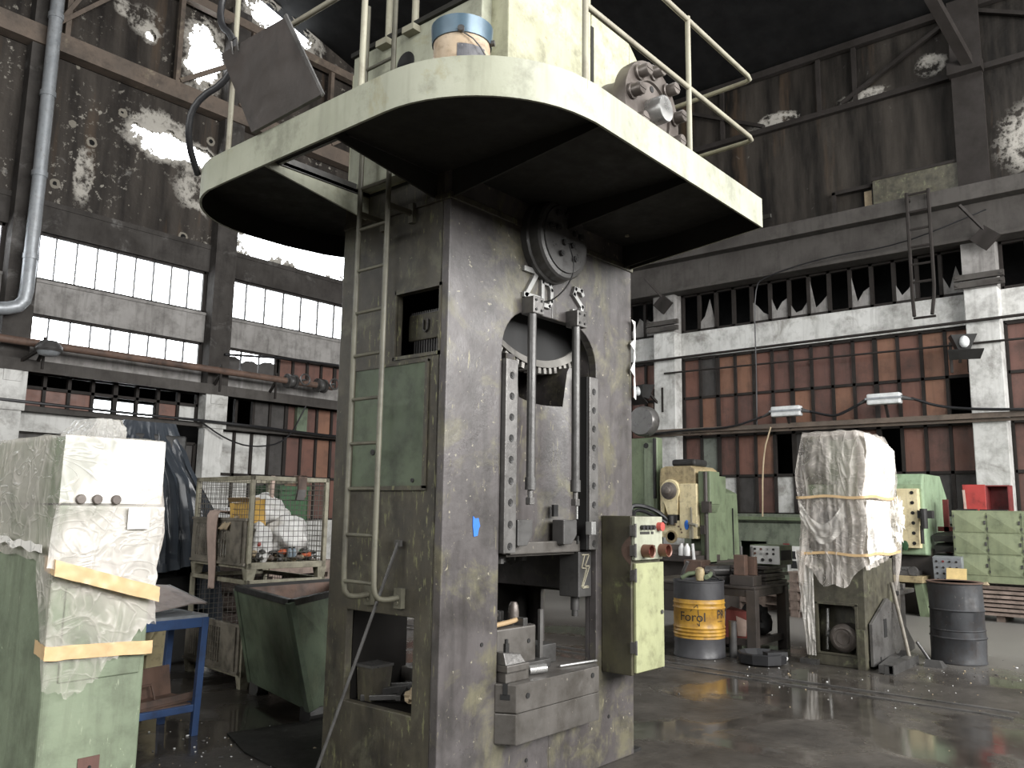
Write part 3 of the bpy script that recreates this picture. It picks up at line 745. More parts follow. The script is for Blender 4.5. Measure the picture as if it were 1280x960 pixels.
def floodlight(loc, rz, label):
    t = thing('floodlight', label, 'lamp', loc, rz)
    hs = MB(); hs.hexa([(-.1, -.1, -.16), (.1, -.1, -.16), (.1, .12, -.2), (-.1, .12, -.2)], [(-.22, -.16, .12), (.22, -.16, .12), (.22, .2, .14), (-.22, .2, .14)])
    hs.build('lamp_hood', 'black_steel', t)
    MB().blob((0, -.14, -.02), (.09, .08, .12), 0, sub=2).build('bulb', 'lamp_white', t, smooth=60)
    MB().hexa([(-.3, -.24, -.2), (.3, -.24, -.2), (.26, -.05, -.34), (-.26, -.05, -.34)], [(-.3, -.26, -.18), (.3, -.26, -.18), (.26, -.05, -.31), (-.26, -.05, -.31)]).build('visor', 'black_steel', t)
    MB().beam((0, .15, 0), (0, .5, -.3), .05).beam((-.15, .5, -.5), (-.15, .5, .1), .05).beam((.15, .5, -.5), (.15, .5, .1), .05).build('bracket', 'frame_soot', t)
floodlight((17.25, 10.5, 4.55), math.radians(-110), 'dark floodlight on the white pillar beside the press')
floodlight((17.2, 3.5, 4.9), math.radians(-70), 'dark floodlight on the white pillar above the red cupboard')
for (y, z, lab) in ((3.05, 7.0, 'dark square bracket plate hanging under the girder at the pillar above the lockers'), (10.0, 6.75, 'dark square bracket plate hanging under the girder at the pillar beside the press')):
    t = thing('lamp_bracket', lab, 'bracket', (17.4, y, z))
    MB().hexa([(-.05, 0, -.35), (-.03, .26, -.1), (.03, .26, -.1), (.05, 0, -.35)][:4], [(-.05, -.26, -.1), (-.03, 0, .14), (.03, 0, .14), (.05, -.26, -.1)]).build('plate', 'frame_soot', t)
    MB().beam((0, 0, .05), (-.25, .35, .55), .05).build('arm', 'frame_soot', t)
t = thing('loose_board', 'sooty flaked board leaning above the girder on the right wall', 'board', (17.7, 4.28, 8.02))
MB().box(-.04, .04, -.82, .82, 0, .62).build('board', 'oily_machine', t); MB().box(-.06, .06, -.84, .84, .6, .66).build('top_edge', 'frame_soot', t)
t = thing('burnt_frame', 'dark burnt window frame left of the flaked board above the girder', 'frame', (17.85, 5.55, 8.02))
MB().box(-.05, .05, -.45, -.38, 0, .6).box(-.05, .05, .38, .45, 0, .6).box(-.05, .05, -.45, .45, .54, .62).build('frame', 'frame_soot', t)
MB().box(.05, .08, -.38, -.2, .02, .5).build('pale_strip', 'rag_tan', t)
# ------------------------------------------------------------------ the press
press = thing('mechanical_press', 'tall grimy green-grey press with a round-cornered platform on top, standing in the middle', 'press', (4.25, 3.75, 0))
def pb(mb, name, mat, parent=press, **k): return mb.build(name, mat, parent, world=True, **k)
PX0, PX1, PY0, PY1 = 3.283, 5.215, 3.267, 4.23
f = MB()
arch_l = [(4.25, 2.895)] + [(4.03, 2.895)] + arc(4.03, 2.62, .275, 90, 180, 8) + [(3.755, .55), (4.25, .55)]
arch_r = [(4.25, .55), (4.755, .55)] + arc(4.50, 2.62, .255, 0, 90, 8) + [(4.25, 2.885)]
f.prism([(PX0, 0), (4.25, 0), (4.25, .55), (3.755, .55), *[(p) for p in reversed(arc(4.03, 2.62, .275, 90, 180, 8))], (4.25, 2.895), (4.25, 3.62), (PX0, 3.62)], XZ, PY0, PY0 + .06, 0)
f.prism([(4.25, 0), (PX1, 0), (PX1, 3.62), (4.25, 3.62), (4.25, 2.895), *[(p) for p in reversed(arc(4.48, 2.62, .275, 0, 90, 8))], (4.755, .55), (4.25, .55)], XZ, PY0, PY0 + .06, 0)
# side plates with their openings
f.prism(rect(PY0 + .06, PY1, 0, 3.62), YZ, PX0, PX0 + .05, 1, holes=[rect(3.335, 3.70, 2.54, 2.92), rect(3.47, 4.045, .54, 1.055)])
f.prism(rect(PY0 + .06, PY1, 0, 3.62), YZ, PX1 - .05, PX1, 0, holes=[rect(3.46, 4.06, .54, 1.06)])
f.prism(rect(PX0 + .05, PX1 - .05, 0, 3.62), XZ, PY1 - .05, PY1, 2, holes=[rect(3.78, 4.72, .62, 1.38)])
f.box(4.755, 4.80, PY0 + .06, 4.18, 1.12, 2.9, 0); f.box(4.756, 4.79, PY0 + .061, 3.36, .3, 1.121, 0)              # inner cheek right of the opening
f.box(3.71, 3.755, PY0 + .06, 3.42, .3, 2.9, 0)
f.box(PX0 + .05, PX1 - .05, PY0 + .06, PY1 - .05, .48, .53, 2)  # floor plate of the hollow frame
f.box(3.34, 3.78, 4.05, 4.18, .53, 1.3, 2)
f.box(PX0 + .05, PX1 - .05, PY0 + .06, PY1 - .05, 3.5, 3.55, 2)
frame = pb(f, 'frame', ['press_front', 'press_side', 'interior_shade'], bevel=.006)
b = MB(); b.box(PX0 - .012, PX1 + .012, PY0 - .012, PY1, 3.43, 3.47)
pb(b, 'collar', 'press_side', bevel=.004)
# window reveal and the drive seen inside it
b = MB()
for (a0, a1, z0, z1) in ((3.32, 3.335, 2.52, 2.94), (3.70, 3.715, 2.52, 2.94), (3.32, 3.715, 2.92, 2.94), (3.32, 3.715, 2.52, 2.54)): b.box(PX0 - .008, PX0 + .01, a0, a1, z0, z1)
pb(b, 'window_frame', 'press_side')
g = pb(MB().box(3.42, 3.75, 3.46, 3.74, 2.66, 2.82), 'gear_cover', 'press_side', bevel=.006)
b = MB()
for k in range(12): b.box(3.43, 3.47, 3.455 + k * .021, 3.465 + k * .021, 2.53, 2.66)
b.box(3.465, 3.55, 3.45, 3.72, 2.53, 2.66)
pb(b, 'rack', 'dark_steel')
b = MB(); b.box(3.425, 3.48, 3.465, 3.735, 2.82, 2.826)
for k in range(14): b.box(3.43, 3.47, 3.47 + k * .019, 3.48 + k * .019, 2.82, 2.84)
pb(b, 'rack', 'dark_steel')
b = MB(); b.tube([(3.41, 3.56, 2.78), (3.41, 3.56, 2.72), (3.41, 3.58, 2.705), (3.41, 3.60, 2.72), (3.41, 3.60, 2.78)], .006, 6); pb(b, 'cast_mark', 'grey_steel', parent=g)
# green cover panel on the side
b = MB(); b.box(PX0 - .012, PX0, 3.415, 4.045, 1.775, 2.49); cover = pb(b, 'cover_panel', 'press_panel', bevel=.003)
b = MB()
b.box(PX0 - .02, PX0 - .004, 3.40, 3.42, 1.765, 2.5).box(PX0 - .02, PX0 - .004, 4.04, 4.06, 1.765, 2.5).box(PX0 - .02, PX0 - .004, 3.40, 4.06, 1.755, 1.78).box(PX0 - .018, PX0 - .004, 3.40, 4.06, 2.485, 2.5)
pb(b, 'panel_rim', 'press_side', parent=cover)
b = MB(); b.cyl((PX0 - .02, 3.85, 1.98), (PX0, 3.85, 1.98), .018, 8).cyl((PX0 - .02, 3.5, 1.81), (PX0, 3.5, 1.81), .012, 8); pb(b, 'bolt', 'black_steel', parent=cover)
# ladder up the side
b = MB()
for y in (3.575, 3.83): b.tube([(PX0 - .01, y, 1.16), (3.16, y, 1.15), (3.09, y, 1.17), (3.075, y, 1.25), (3.075, y, 1.6), (3.075, y, 3.2), (3.075, y, 4.75)], .016, 10, smooth=1)
lad = pb(b, 'ladder', 'ladder_paint', smooth=60)
for y in (3.575, 3.83):
    pb(MB().box(PX0 - .03, PX0, y - .03, y + .03, 1.10, 1.21).cyl((PX0 - .04, y, 1.13), (PX0, y, 1.13), .012, 6), 'foot_plate', 'ladder_paint', parent=lad)
    pb(MB().beam((PX0, y, 3.40), (3.08, y, 3.40), .02, .03).box(PX0 - .03, PX0, y - .02, y + .02, 3.34, 3.46), 'stand_off', 'ladder_paint', parent=lad)
for k in range(13):
    z = 1.245 + k * .2565
    pb(MB().cyl((3.075, 3.575, z), (3.075, 3.83, z), .0105, 8), 'rung', 'ladder_paint', parent=lad, smooth=60)
# ---- inside the arch: ring gear, slide, guides, cylinders
gz, gx, gr = 3.42, 4.30, .82
b = MB(); n = 96
b.lathe([(gr - .05, 3.44), (gr, 3.42), (gr, 3.52), (gr - .05, 3.52), (gr - .05, 3.47), (gr - .05, 3.44)], (gx, 0, gz), n, 'y', caps=False)
ring = pb(b, 'ring_gear', 'gear_steel', smooth=35)
pb(MB().lathe([(gr - .05, 3.46), (gr - .1, 3.50), (.2, 3.53), (.001, 3.53), (.001, 3.56), (gr - .05, 3.53)], (gx, 0, gz), 64, 'y'), 'gear_web', 'black', parent=ring, smooth=35)  # web coloured black for the shade within the ring
b = MB()
for k in range(90):
    t = 2 * PI * k / 90
    if math.sin(t) > -.3: continue
    p0 = (gx + (gr - .005) * math.cos(t), 3.47, gz + (gr - .005) * math.sin(t)); p1 = (gx + (gr + .04) * math.cos(t), 3.47, gz + (gr + .04) * math.sin(t))
    b.beam(p0, p1, .028, .08, up=(0, 1, 0))
pb(b, 'gear_teeth', 'gear_steel', parent=ring)
# slide: hollow-fronted ram
def slide_y(x): 
    u = (x - 3.87) / (4.64 - 3.87); return 3.335 + .055 * math.sin(PI * u) ** 2
def slide_top(x):
    if x < 3.97 or x > 4.53: return 2.62
    if x < 4.02: return 2.62 - (x - 3.97) / .05 * .24
    if x > 4.49: return 2.62 - (4.53 - x) / .04 * .24
    return 2.36 - .02 * math.sin((x - 4.02) * 5)
b = MB(); xs = [3.87 + .77 * i / 40 for i in range(41)]
vs = []; N = len(xs)
for x in xs: vs += [(x, slide_y(x), 1.39), (x, slide_y(x), slide_top(x)), (x, 3.75, 1.39), (x, 3.75, slide_top(x))]
fs = []
for i in range(N - 1):
    o, q = i * 4, i * 4 + 4
    fs += [(o, q, q + 1, o + 1), (o + 1, q + 1, q + 3, o + 3), (o + 2, o + 3, q + 3, q + 2), (o, o + 2, q + 2, q)]
fs += [(0, 1, 3, 2), ((N - 1) * 4, (N - 1) * 4 + 2, (N - 1) * 4 + 3, (N - 1) * 4 + 1)]
b.add(vs, fs); slide = pb(b, 'slide', 'press_front', smooth=40)
b = MB(); b.box(3.90, 4.62, 3.30, 3.36, 1.385, 1.46); b.box(3.9, 4.63, 3.33, 3.40, 1.37, 1.40); pb(b, 'slide_foot', 'bed_steel', parent=slide, bevel=.008)
for x in (3.90, 4.36):
    b = MB(); b.box(x, x + .045, 3.325, 3.345, 1.615, 1.69); pb(b, 'slot', 'black', parent=slide)
    b = MB(); b.prism([(x - .0, 1.44), (x + .09, 1.44), (x + .145, 1.50), (x + .145, 1.595), (x, 1.595)], XZ, 3.245, 3.34); pb(b, 'lug', 'dark_steel', parent=slide, bevel=.006)
b = MB(); b.box(4.565, 4.615, 3.17, 3.22, 1.50, 1.585); b.cyl((4.44, 3.2, 1.6), (4.44, 3.2, 1.74), .008, 8); pb(b, 'latch', 'bright_steel', parent=slide, bevel=.004)
b = MB()
for x in (3.915, 4.585): b.cyl((x, 3.30, 1.44), (x, 3.30, 1.49), .012, 8)
pb(b, 'bolt', 'black_steel', parent=slide)
# bolted guide strips
for (x0, x1, ztop) in ((3.762, 3.872, 2.56), (4.632, 4.735, 2.56)):
    b = MB(); b.box(x0, x1, 3.235, 3.30, 1.40, ztop); gs = pb(b, 'guide_strip', 'grey_steel', bevel=.004)
    for k in range(9):
        z = 2.46 - k * .1275; xm = (x0 + x1) / 2
        bb = MB(); bb.lathe([(.014, 3.234), (.021, 3.232), (.024, 3.236), (.024, 3.24)], (xm, 0, z), 14, 'y'); bb.cyl((xm, 3.231, z), (xm, 3.2345, z), .009, 6)
        pb(bb, 'socket_bolt', 'black_steel', parent=gs, smooth=50)
pb(MB().box(3.872, 3.885, 3.25, 3.34, 1.40, 2.56), 'guide_gap', 'black'); pb(MB().box(4.62, 4.633, 3.25, 3.34, 1.40, 2.56), 'guide_gap', 'black')
# balance cylinders and their brackets
for x in (3.965, 4.43):
    c_ = pb(MB().cyl((x, 3.205, 1.80), (x, 3.205, 2.875), .028, 16).cyl((x, 3.205, 1.775), (x, 3.205, 1.85), .034, 16), 'balance_cylinder', 'dark_steel', smooth=50)
    pb(MB().cyl((x, 3.205, 1.70), (x, 3.205, 1.775), .018, 8).box(x - .022, x + .022, 3.185, 3.225, 1.685, 1.73), 'rod_end', 'grey_steel', parent=c_, bevel=.004)
    k_ = pb(MB().box(x - .03, x + .075, 3.17, 3.27, 2.865, 2.975), 'cylinder_bracket', 'grey_steel', bevel=.005)
    bb = MB()
    for (dx, dz) in ((.02, .025), (.075, .025), (.02, .085), (.075, .085)): pb(MB().cyl((x - .025 + dx, 3.164, 2.865 + dz), (x - .025 + dx, 3.172, 2.865 + dz), .009, 6), 'bolt', 'black_steel', parent=k_)
# eccentric shaft end
b = MB(); b.lathe([(.275, 3.27), (.275, 3.22), (.262, 3.21), (.262, 3.14), (.25, 3.125), (.225, 3.12), (.222, 3.125), (.22, 3.112), (.03, 3.108)], (4.19, 0, 3.39), 48, 'y')
hub = pb(b, 'shaft_cap', 'dark_steel', smooth=35)
for k, (dx, dz) in enumerate(((-.165, .05), (-.095, .055), (.085, .055), (.15, .05), (-.03, -.03), (.055, -.03), (-.06, -.11), (.085, -.115), (.0, .16), (-.09, .15), (.09, .15))):
    pb(MB().cyl((4.19 + dx, 3.112, 3.39 + dz), (4.19 + dx, 3.088, 3.39 + dz), .02, 12).cyl((4.19 + dx, 3.089, 3.39 + dz), (4.19 + dx, 3.084, 3.39 + dz), .01, 6), 'cap_bolt', 'black_steel', parent=hub, smooth=40)
pb(MB().tube([(4.19, 3.09, 3.36), (4.21, 3.05, 3.2), (4.2, 3.1, 3.08), (4.14, 3.18, 2.98), (4.08, 3.25, 2.97)], .005, 6, smooth=2), 'grease_pipe', 'black_steel', parent=hub, smooth=60)
# raised letters
def stroke(b, p, q, w):
    d = (q - p).normalized() * (w * .45); b.beam(p - d, q + d, w, .026, up=(0, 1, 0))
def letter(name, strokes, x, z, sx=.13, sz=.17, w=.035):
    b = MB()
    for (a, c) in strokes: stroke(b, Vector((x + a[0] * sx, 3.258, z + a[1] * sz)), Vector((x + c[0] * sx, 3.258, z + c[1] * sz)), w)
    return pb(b, name, 'letter_metal', bevel=.003)
letter('cast_letter', [((0, 1), (1, 1)), ((.95, 1), (.05, 0)), ((0, 0), (1.05, 0))], 3.95, 2.995)
letter('cast_letter', [((0, 0), (0, 1)), ((0, 1), (.7, 1)), ((.7, 1), (.95, .75)), ((.95, .75), (.95, .25)), ((.95, .25), (.7, 0)), ((.7, 0), (0, 0))], 4.125, 2.965, .10, .15, .03)
letter('cast_letter', [((.95, .85), (.8, 1)), ((.8, 1), (.2, 1)), ((.2, 1), (.05, .75)), ((.05, .75), (.9, .3)), ((.9, .3), (.8, .0)), ((.8, 0), (0, 0))], 4.465, 2.985, .11, .16, .032)
# bed: two stacked slabs, chamfered left corner
out = [(3.74, 4.1), (3.74, 3.262), (3.80, 3.155), (4.625, 3.155), (4.74, 3.262), (4.74, 4.1)]
bed = pb(MB().prism(out, XY, .345, .512), 'bed_block', 'bed_steel', bevel=.006)
bol = pb(MB().prism(out, XY, .516, .672), 'bolster_plate', 'bed_steel', bevel=.006)
b = MB()
for (x, z) in ((3.90, .60), (4.55, .625)): b.cyl((x, 3.15, z), (x, 3.16, z), .016, 12)
pb(b, 'bolt_hole', 'black', parent=bol)
d = Vector((.06, -.107, 0)).normalized(); nrm = Vector((-d.y * -1, d.x * -1, 0)); nrm = Vector((-.87, -.49, 0)); c0 = Vector((3.768, 3.212, .672))
b = MB(); tdir = Vector((.49, -.87, 0))
b.hexa([c0 - tdir * .012 + nrm * .004 + Vector((0, 0, z)) if False else c0 + tdir * s + nrm * q + Vector((0, 0, -.06)) for s, q in ((-.014, .003), (.014, .003), (.014, -.02), (-.014, -.02))], [c0 + tdir * s + nrm * q + Vector((0, 0, .002)) for s, q in ((-.014, .003), (.014, .003), (.014, -.02), (-.014, -.02))])
b.hexa([c0 + tdir * s + nrm * q + Vector((0, 0, -.085)) for s, q in ((-.028, .003), (.028, .003), (.028, -.02), (-.028, -.02))], [c0 + tdir * s + nrm * q + Vector((0, 0, -.055)) for s, q in ((-.028, .003), (.028, .003), (.028, -.02), (-.028, -.02))])
pb(b, 't_slot', 'black', parent=bol)
# upper die holder with the zigzag arrow mark
b = MB(); b.box(4.60, 4.747, 3.30, 3.46, 1.09, 1.385); dh = pb(b, 'die_holder', 'dark_steel', bevel=.006)
b = MB(); P = [(4.63, 1.365), (4.715, 1.365), (4.665, 1.29), (4.72, 1.29), (4.64, 1.15), (4.715, 1.15), (4.695, 1.16), (4.63, 1.155), (4.685, 1.275), (4.63, 1.28), (4.66, 1.36)]
for i in range(len(P) - 1): b.beam((P[i][0], 3.297, P[i][1]), (P[i + 1][0], 3.297, P[i + 1][1]), .008, .006, up=(0, 1, 0))
pb(b, 'arrow_mark', 'cage_paint', parent=dh)
pb(MB().cyl((4.67, 3.38, 1.0), (4.67, 3.38, 1.09), .03, 14).cyl((4.67, 3.38, .96), (4.67, 3.38, 1.0), .022, 12), 'die_post', 'dark_steel', parent=dh, smooth=40)
for (x, y, r) in ((4.05, 3.5, .03), (4.3, 3.55, .04), (3.92, 3.4, .025)): pb(MB().cyl((x, y, 1.33), (x, y, 1.39), r, 10), 'bolt', 'dark_steel', parent=slide)
pb(MB().prism([(3.535, 1.50), (3.565, 1.505), (3.575, 1.545), (3.585, 1.56), (3.57, 1.605), (3.545, 1.60), (3.525, 1.615), (3.525, 1.56)], XZ, 3.263, 3.2675), 'paint_patch', 'blue_sticker', label='blue paint patch')
b = MB(); rq = random.Random(5); L = []; Rr = []
for k in range(14):
    z = 3.05 - k * .045; L.append((5.213 - rq.choice([.008, .015, .04, .06]), z + rq.uniform(-.015, .015))); Rr.append((5.216 + rq.uniform(-.006, .01), z))
b.prism(L + Rr[::-1], XZ, 3.235, 3.24); pb(b, 'peeling_paint', 'bag_white', label='torn strip of peeling pale paint')
b = MB(); b.box(5.215, 5.26, 3.3, 3.42, 2.35, 3.05); pb(b, 'edge_strip', 'black')
b = MB()
for (x, z) in ((3.62, .9), (4.03, .2), (4.9, .3)): b.cyl((x, 3.262, z), (x, 3.27, z), .012, 8)
pb(b, 'bolt_hole', 'black')
pb(MB().prism([(5.215, 0), (5.25, 0), (5.215, .45)], XZ, 3.3, 3.33).box(5.215, 5.33, 3.28, 3.36, 0, .02), 'floor_bracket', 'black_steel')
# scrap plates inside the front opening, at the back
# ---- platform
front, left_ = 2.10, 2.365
outline = [(5.18, 3.25), (4.90, front), (3.05, front)] + arc(3.05, front + .69, .69, 270, 180, 12) + [(left_, 3.3), (left_, 4.1)] + arc(left_ + .55, 4.12, .55, 180, 95, 10)[:] + [(2.9, 4.69)]
edge = [(5.20, 3.27), (4.905, front), (3.05, front)] + arc(3.05, front + .69, .685, 270, 180, 14)[1:] + [(left_, 3.4), (left_, 4.1)] + arc(left_ + .60, 4.25, .60, 180, 90, 12)[1:] + [(3.25, 4.85), (3.55, 4.80), (3.95, 4.62), (5.2, 4.6)]
deck_out = edge
hatch = rect(2.62, 3.28, 3.40, 3.99)
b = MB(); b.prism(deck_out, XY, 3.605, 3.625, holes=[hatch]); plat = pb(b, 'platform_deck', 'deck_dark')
b = MB()      # skirt as a strip following the edge
E_ = [Vector((p[0], p[1], 0)) for p in edge]
vs = []; K = len(E_)
for i, p in enumerate(E_):
    d = (E_[min(i + 1, K - 1)] - E_[max(i - 1, 0)]).normalized(); nn = Vector((d.y, -d.x, 0))
    for (o, z) in ((-.007, 3.45), (.007, 3.45), (.007, 3.64), (-.007, 3.64)):
        q = p + nn * o; vs.append((q.x, q.y, z))
fs = []
for i in range(K - 1):
    o, q = i * 4, i * 4 + 4
    fs += [(o + j, q + j, q + (j + 1) % 4, o + (j + 1) % 4) for j in range(4)]
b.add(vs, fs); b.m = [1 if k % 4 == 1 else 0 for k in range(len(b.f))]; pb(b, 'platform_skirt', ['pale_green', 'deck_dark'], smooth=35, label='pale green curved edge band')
# a closed soffit under the rounded end and under the front, leaving the hatch open
for (y, x0) in ((4.0, left_ + .03), (3.385, left_ + .03)):
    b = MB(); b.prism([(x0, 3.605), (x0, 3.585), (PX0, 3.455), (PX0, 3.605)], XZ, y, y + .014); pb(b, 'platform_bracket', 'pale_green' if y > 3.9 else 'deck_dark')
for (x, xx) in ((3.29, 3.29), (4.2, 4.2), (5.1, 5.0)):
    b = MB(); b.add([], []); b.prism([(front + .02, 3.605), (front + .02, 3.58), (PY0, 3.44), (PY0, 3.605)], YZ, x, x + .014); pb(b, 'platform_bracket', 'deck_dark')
b = MB()
for (a0, a1, b0, b1) in ((2.60, 2.62, 3.38, 4.0), (2.6, 3.28, 3.38, 3.40), (2.6, 3.28, 3.99, 4.01)): b.box(a0, a1, b0, b1, 3.60, 3.66)
pb(b, 'hatch_rim', 'dark_steel')
# ---- drive housing on the platform
b = MB(); b.box(3.25, 4.05, 2.82, 3.06, 3.625, 5.6).box(3.262, 4.05, 3.05, 4.2, 3.626, 4.5); hous = pb(b, 'drive_housing', 'housing_green', bevel=.008)
b = MB(); b.box(4.07, 4.52, 2.83, 4.2, 3.625, 4.80); b.hexa([(4.52, 2.83, 3.625), (4.75, 2.83, 3.625), (4.75, 4.2, 3.625), (4.52, 4.2, 3.625)], [(4.52, 2.83, 4.80), (4.70, 2.83, 4.66), (4.70, 4.2, 4.66), (4.52, 4.2, 4.8)])
pb(b, 'housing_end_cover', 'housing_green', bevel=.008)
b = MB(); b.box(4.045, 4.075, 2.815, 2.835, 4.0, 4.7); b.box(3.60, 3.606, 2.812, 2.822, 3.63, 4.15); pb(b, 'housing_seam', 'deck_dark')
b = MB(); b.box(3.17, 3.26, 2.95, 4.07, 3.625, 4.53); lb = pb(b, 'motor_base', 'pale_green', bevel=.006)
b = MB(); b.lathe([(.001, 3.17), (.075, 3.165), (.075, 3.175)], (0, 3.57, 4.32), 20, 'x'); pb(b, 'round_hole', 'black', parent=lb)
b = MB(); b.box(3.16, 3.172, 3.68, 4.0, 4.28, 4.30); pb(b, 'slit', 'black', parent=lb)
b = MB(); b.box(3.15, 3.27, 2.95, 4.08, 4.53, 4.56); pb(b, 'top_edge', 'deck_dark', parent=lb)
for y in (3.50, 3.74):
    pb(MB().cyl((3.17, y, 4.52), (3.17, y, 5.3), .022, 10).box(3.11, 3.2, y - .05, y + .05, 4.48, 4.52), 'post', 'rail_paint', parent=lb, smooth=50)
# crank coupling in front of the housing
b = MB(); c0 = (4.02, 0, 3.96)
b.lathe([(.29, 2.84), (.29, 2.80), (.24, 2.79), (.235, 2.62), (.24, 2.61), (.24, 2.59), (.235, 2.58), (.235, 2.45), (.30, 2.44), (.305, 2.39), (.30, 2.36), (.185, 2.355), (.18, 2.37), (.10, 2.37)], c0, 48, 'y')
coup = pb(b, 'flywheel_coupling', 'shaft_steel', smooth=35)
for k in range(9):
    t = 2 * PI * (k + .3) / 9; x, z = c0[0] + .242 * math.cos(t), c0[2] + .242 * math.sin(t)
    pb(MB().lathe([(.046, 2.36), (.046, 2.342), (.037, 2.338), (.037, 2.285), (.033, 2.28)], (x, 0, z), 18, 'y').box(x - .03, x + .03, 2.276, 2.28, z - .004, z + .004), 'drive_pin', 'shaft_steel', parent=coup, smooth=40)
b = MB()
for k in range(6):
    t = 2 * PI * k / 6 + .5; b.cyl((c0[0] + .15 * math.cos(t), 2.366, c0[2] + .15 * math.sin(t)), (c0[0] + .15 * math.cos(t), 2.38, c0[2] + .15 * math.sin(t)), .02, 12)
pb(b, 'hole', 'black', parent=coup)
pb(MB().lathe([(.08, 2.38), (.08, 2.28), (.075, 2.27)], (c0[0] + .0, 0, c0[2]), 28, 'y'), 'shaft_end', 'bright_steel', parent=coup, smooth=35)
b = MB()
for k in range(12):
    t = 2 * PI * k / 12; b.cyl((c0[0] + .265 * math.cos(t), 2.79, c0[2] + .265 * math.sin(t)), (c0[0] + .265 * math.cos(t), 2.81, c0[2] + .265 * math.sin(t)), .014, 6)
pb(b, 'bolt', 'black_steel', parent=coup)
# railing round the platform
zr, zm, zd = 4.44, 4.025, 3.625
bend = lambda z: [(2.99, 2.115, z), (4.80, 2.115, z), (4.845, 2.125, z), (4.86, 2.16, z), (4.90, 3.1, z)]
b = MB(); b.tube(bend(zr), .0155, 8); b.tube(bend(zm), .0155, 8)
b.tube([(left_ + .02, 4.17, 4.21), (left_ + .02, 3.5, 4.21), (left_ + .02, 2.95, 4.21)], .0155, 8)
b.tube([(2.99, 2.115, zr), (2.7, 2.2, zr), (2.45, 2.5, zr), (left_ + .02, 2.95, zr), (left_ + .02, 4.17, 4.75)], .0155, 8)
rl = pb(b, 'railing', 'rail_paint', smooth=60)
def rail_tube(pts, name='rail'): return pb(MB().tube(pts, .0155, 8, smooth=0), name, 'rail_paint', parent=rl, smooth=60)
for (x, y, z1) in ((2.99, 2.115, 4.47), (4.0, 2.115, 4.46), (4.90, 3.1, 4.46), (left_ + .02, 4.17, 4.95)):
    rail_tube([(x, y, zd - .03), (x, y, z1)], 'post')
rail_tube([(left_ + .02, 3.0, 3.6), (left_ + .02, 3.0, 4.6)], 'post')
# electric cable looping over the end of the platform
pb(MB().tube([(left_ + .05, 4.55, 3.62), (left_ - .1, 4.42, 3.75), (left_ - .12, 4.35, 3.95), (left_ + .0, 4.15, 4.08), (left_ - .02, 4.1, 4.3), (left_ - .05, 4.27, 4.45), (left_ - .02, 4.22, 4.75), (left_ + .1, 3.9, 4.98), (left_ + .3, 3.5, 5.3)], .02, 8, smooth=2), 'feed_cable', 'rubber', smooth=60)
# ---- things standing on or leaning against the press
t = thing('steel_plate', 'dark steel sheet leaning against the railing on the platform', 'plate', (2.34, 3.69, 3.61))
b = MB(); b.hexa([(-.02, .14, .03), (0, .14, .03), (0, -.46, .05), (-.02, -.46, .05)], [(-.03, .50, .61), (-.01, .50, .61), (-.01, -.13, .59), (-.03, -.13, .59)])
b.build('sheet', 'bench_steel', t)
MB().beam((-.03, -.13, .60), (-.01, -.465, .05), .012, .02).build('edge_strip', 'grey_steel', t); MB().tube([(-.03, .37, .56), (-.05, .36, .63), (-.05, .31, .63), (-.03, .31, .56)], .006, 6).build('handle', 'grey_steel', t)
t = thing('paint_pail', 'rusty pail with a dented blue rim on the round front of the platform', 'pail', (2.70, 2.64, 3.626))
b = MB(); b.lathe([(.13, 0), (.145, .02), (.148, .30), (.155, .31), (.155, .325)], n=32); b.build('body', 'pail_paint', t, smooth=40)
b = MB(); b.lathe([(.156, .30), (.158, .33), (.162, .41), (.155, .41), (.15, .34), (.14, .33)], n=32); b.build('rim', 'steel_blue', t, smooth=40, label='dented blue-grey rim band')
q = lambda a, r=.1495: (r * math.cos(math.radians(a)), r * math.sin(math.radians(a)))
b = MB(); b.grid(14, 2, lambda u, w: Vector((*q(215 + 60 * u), .03 + .2 * w))); b.build('label_patch', 'label_grey', t, recalc=False)
b = MB(); b.tube([(*q(222, .158), .30), (*q(250, .175), .24), (*q(280, .185), .12), (*q(300, .178), .10)], .004, 6, smooth=1); b.cyl((*q(278, .186), .13), (*q(302, .18), .09), .01, 8); b.build('wire_handle', 'dark_steel', t, smooth=60)
b = MB(); b.cyl((*q(222, .15), .31), (*q(222, .175), .31), .018, 10).cyl((*q(300, .15), .31), (*q(300, .175), .31), .018, 10); b.build('handle_ear', 'dark_steel', t)
b = MB(); b.blob((0, 0, .40), (.12, .12, .07), .6, 4, 3, 3); b.build('crumpled_liner', 'bag_white', t, smooth=20)
t_pail = [o for o in bpy.data.objects if o.name == 'paint_pail'][0]; t_pail.scale = (.93, .93, .80)
t = thing('steel_bar', 'long thin steel bar leaning against the ladder side of the press', 'bar', (2.93, 3.93, 0))
MB().tube([(0, 0, .01), (.325, -.345, 1.46)], .0095, 8).build('bar', 'dark_steel', t, smooth=60); MB().box(.318, .334, -.37, -.32, 1.44, 1.475).build('hook', 'dark_steel', t)
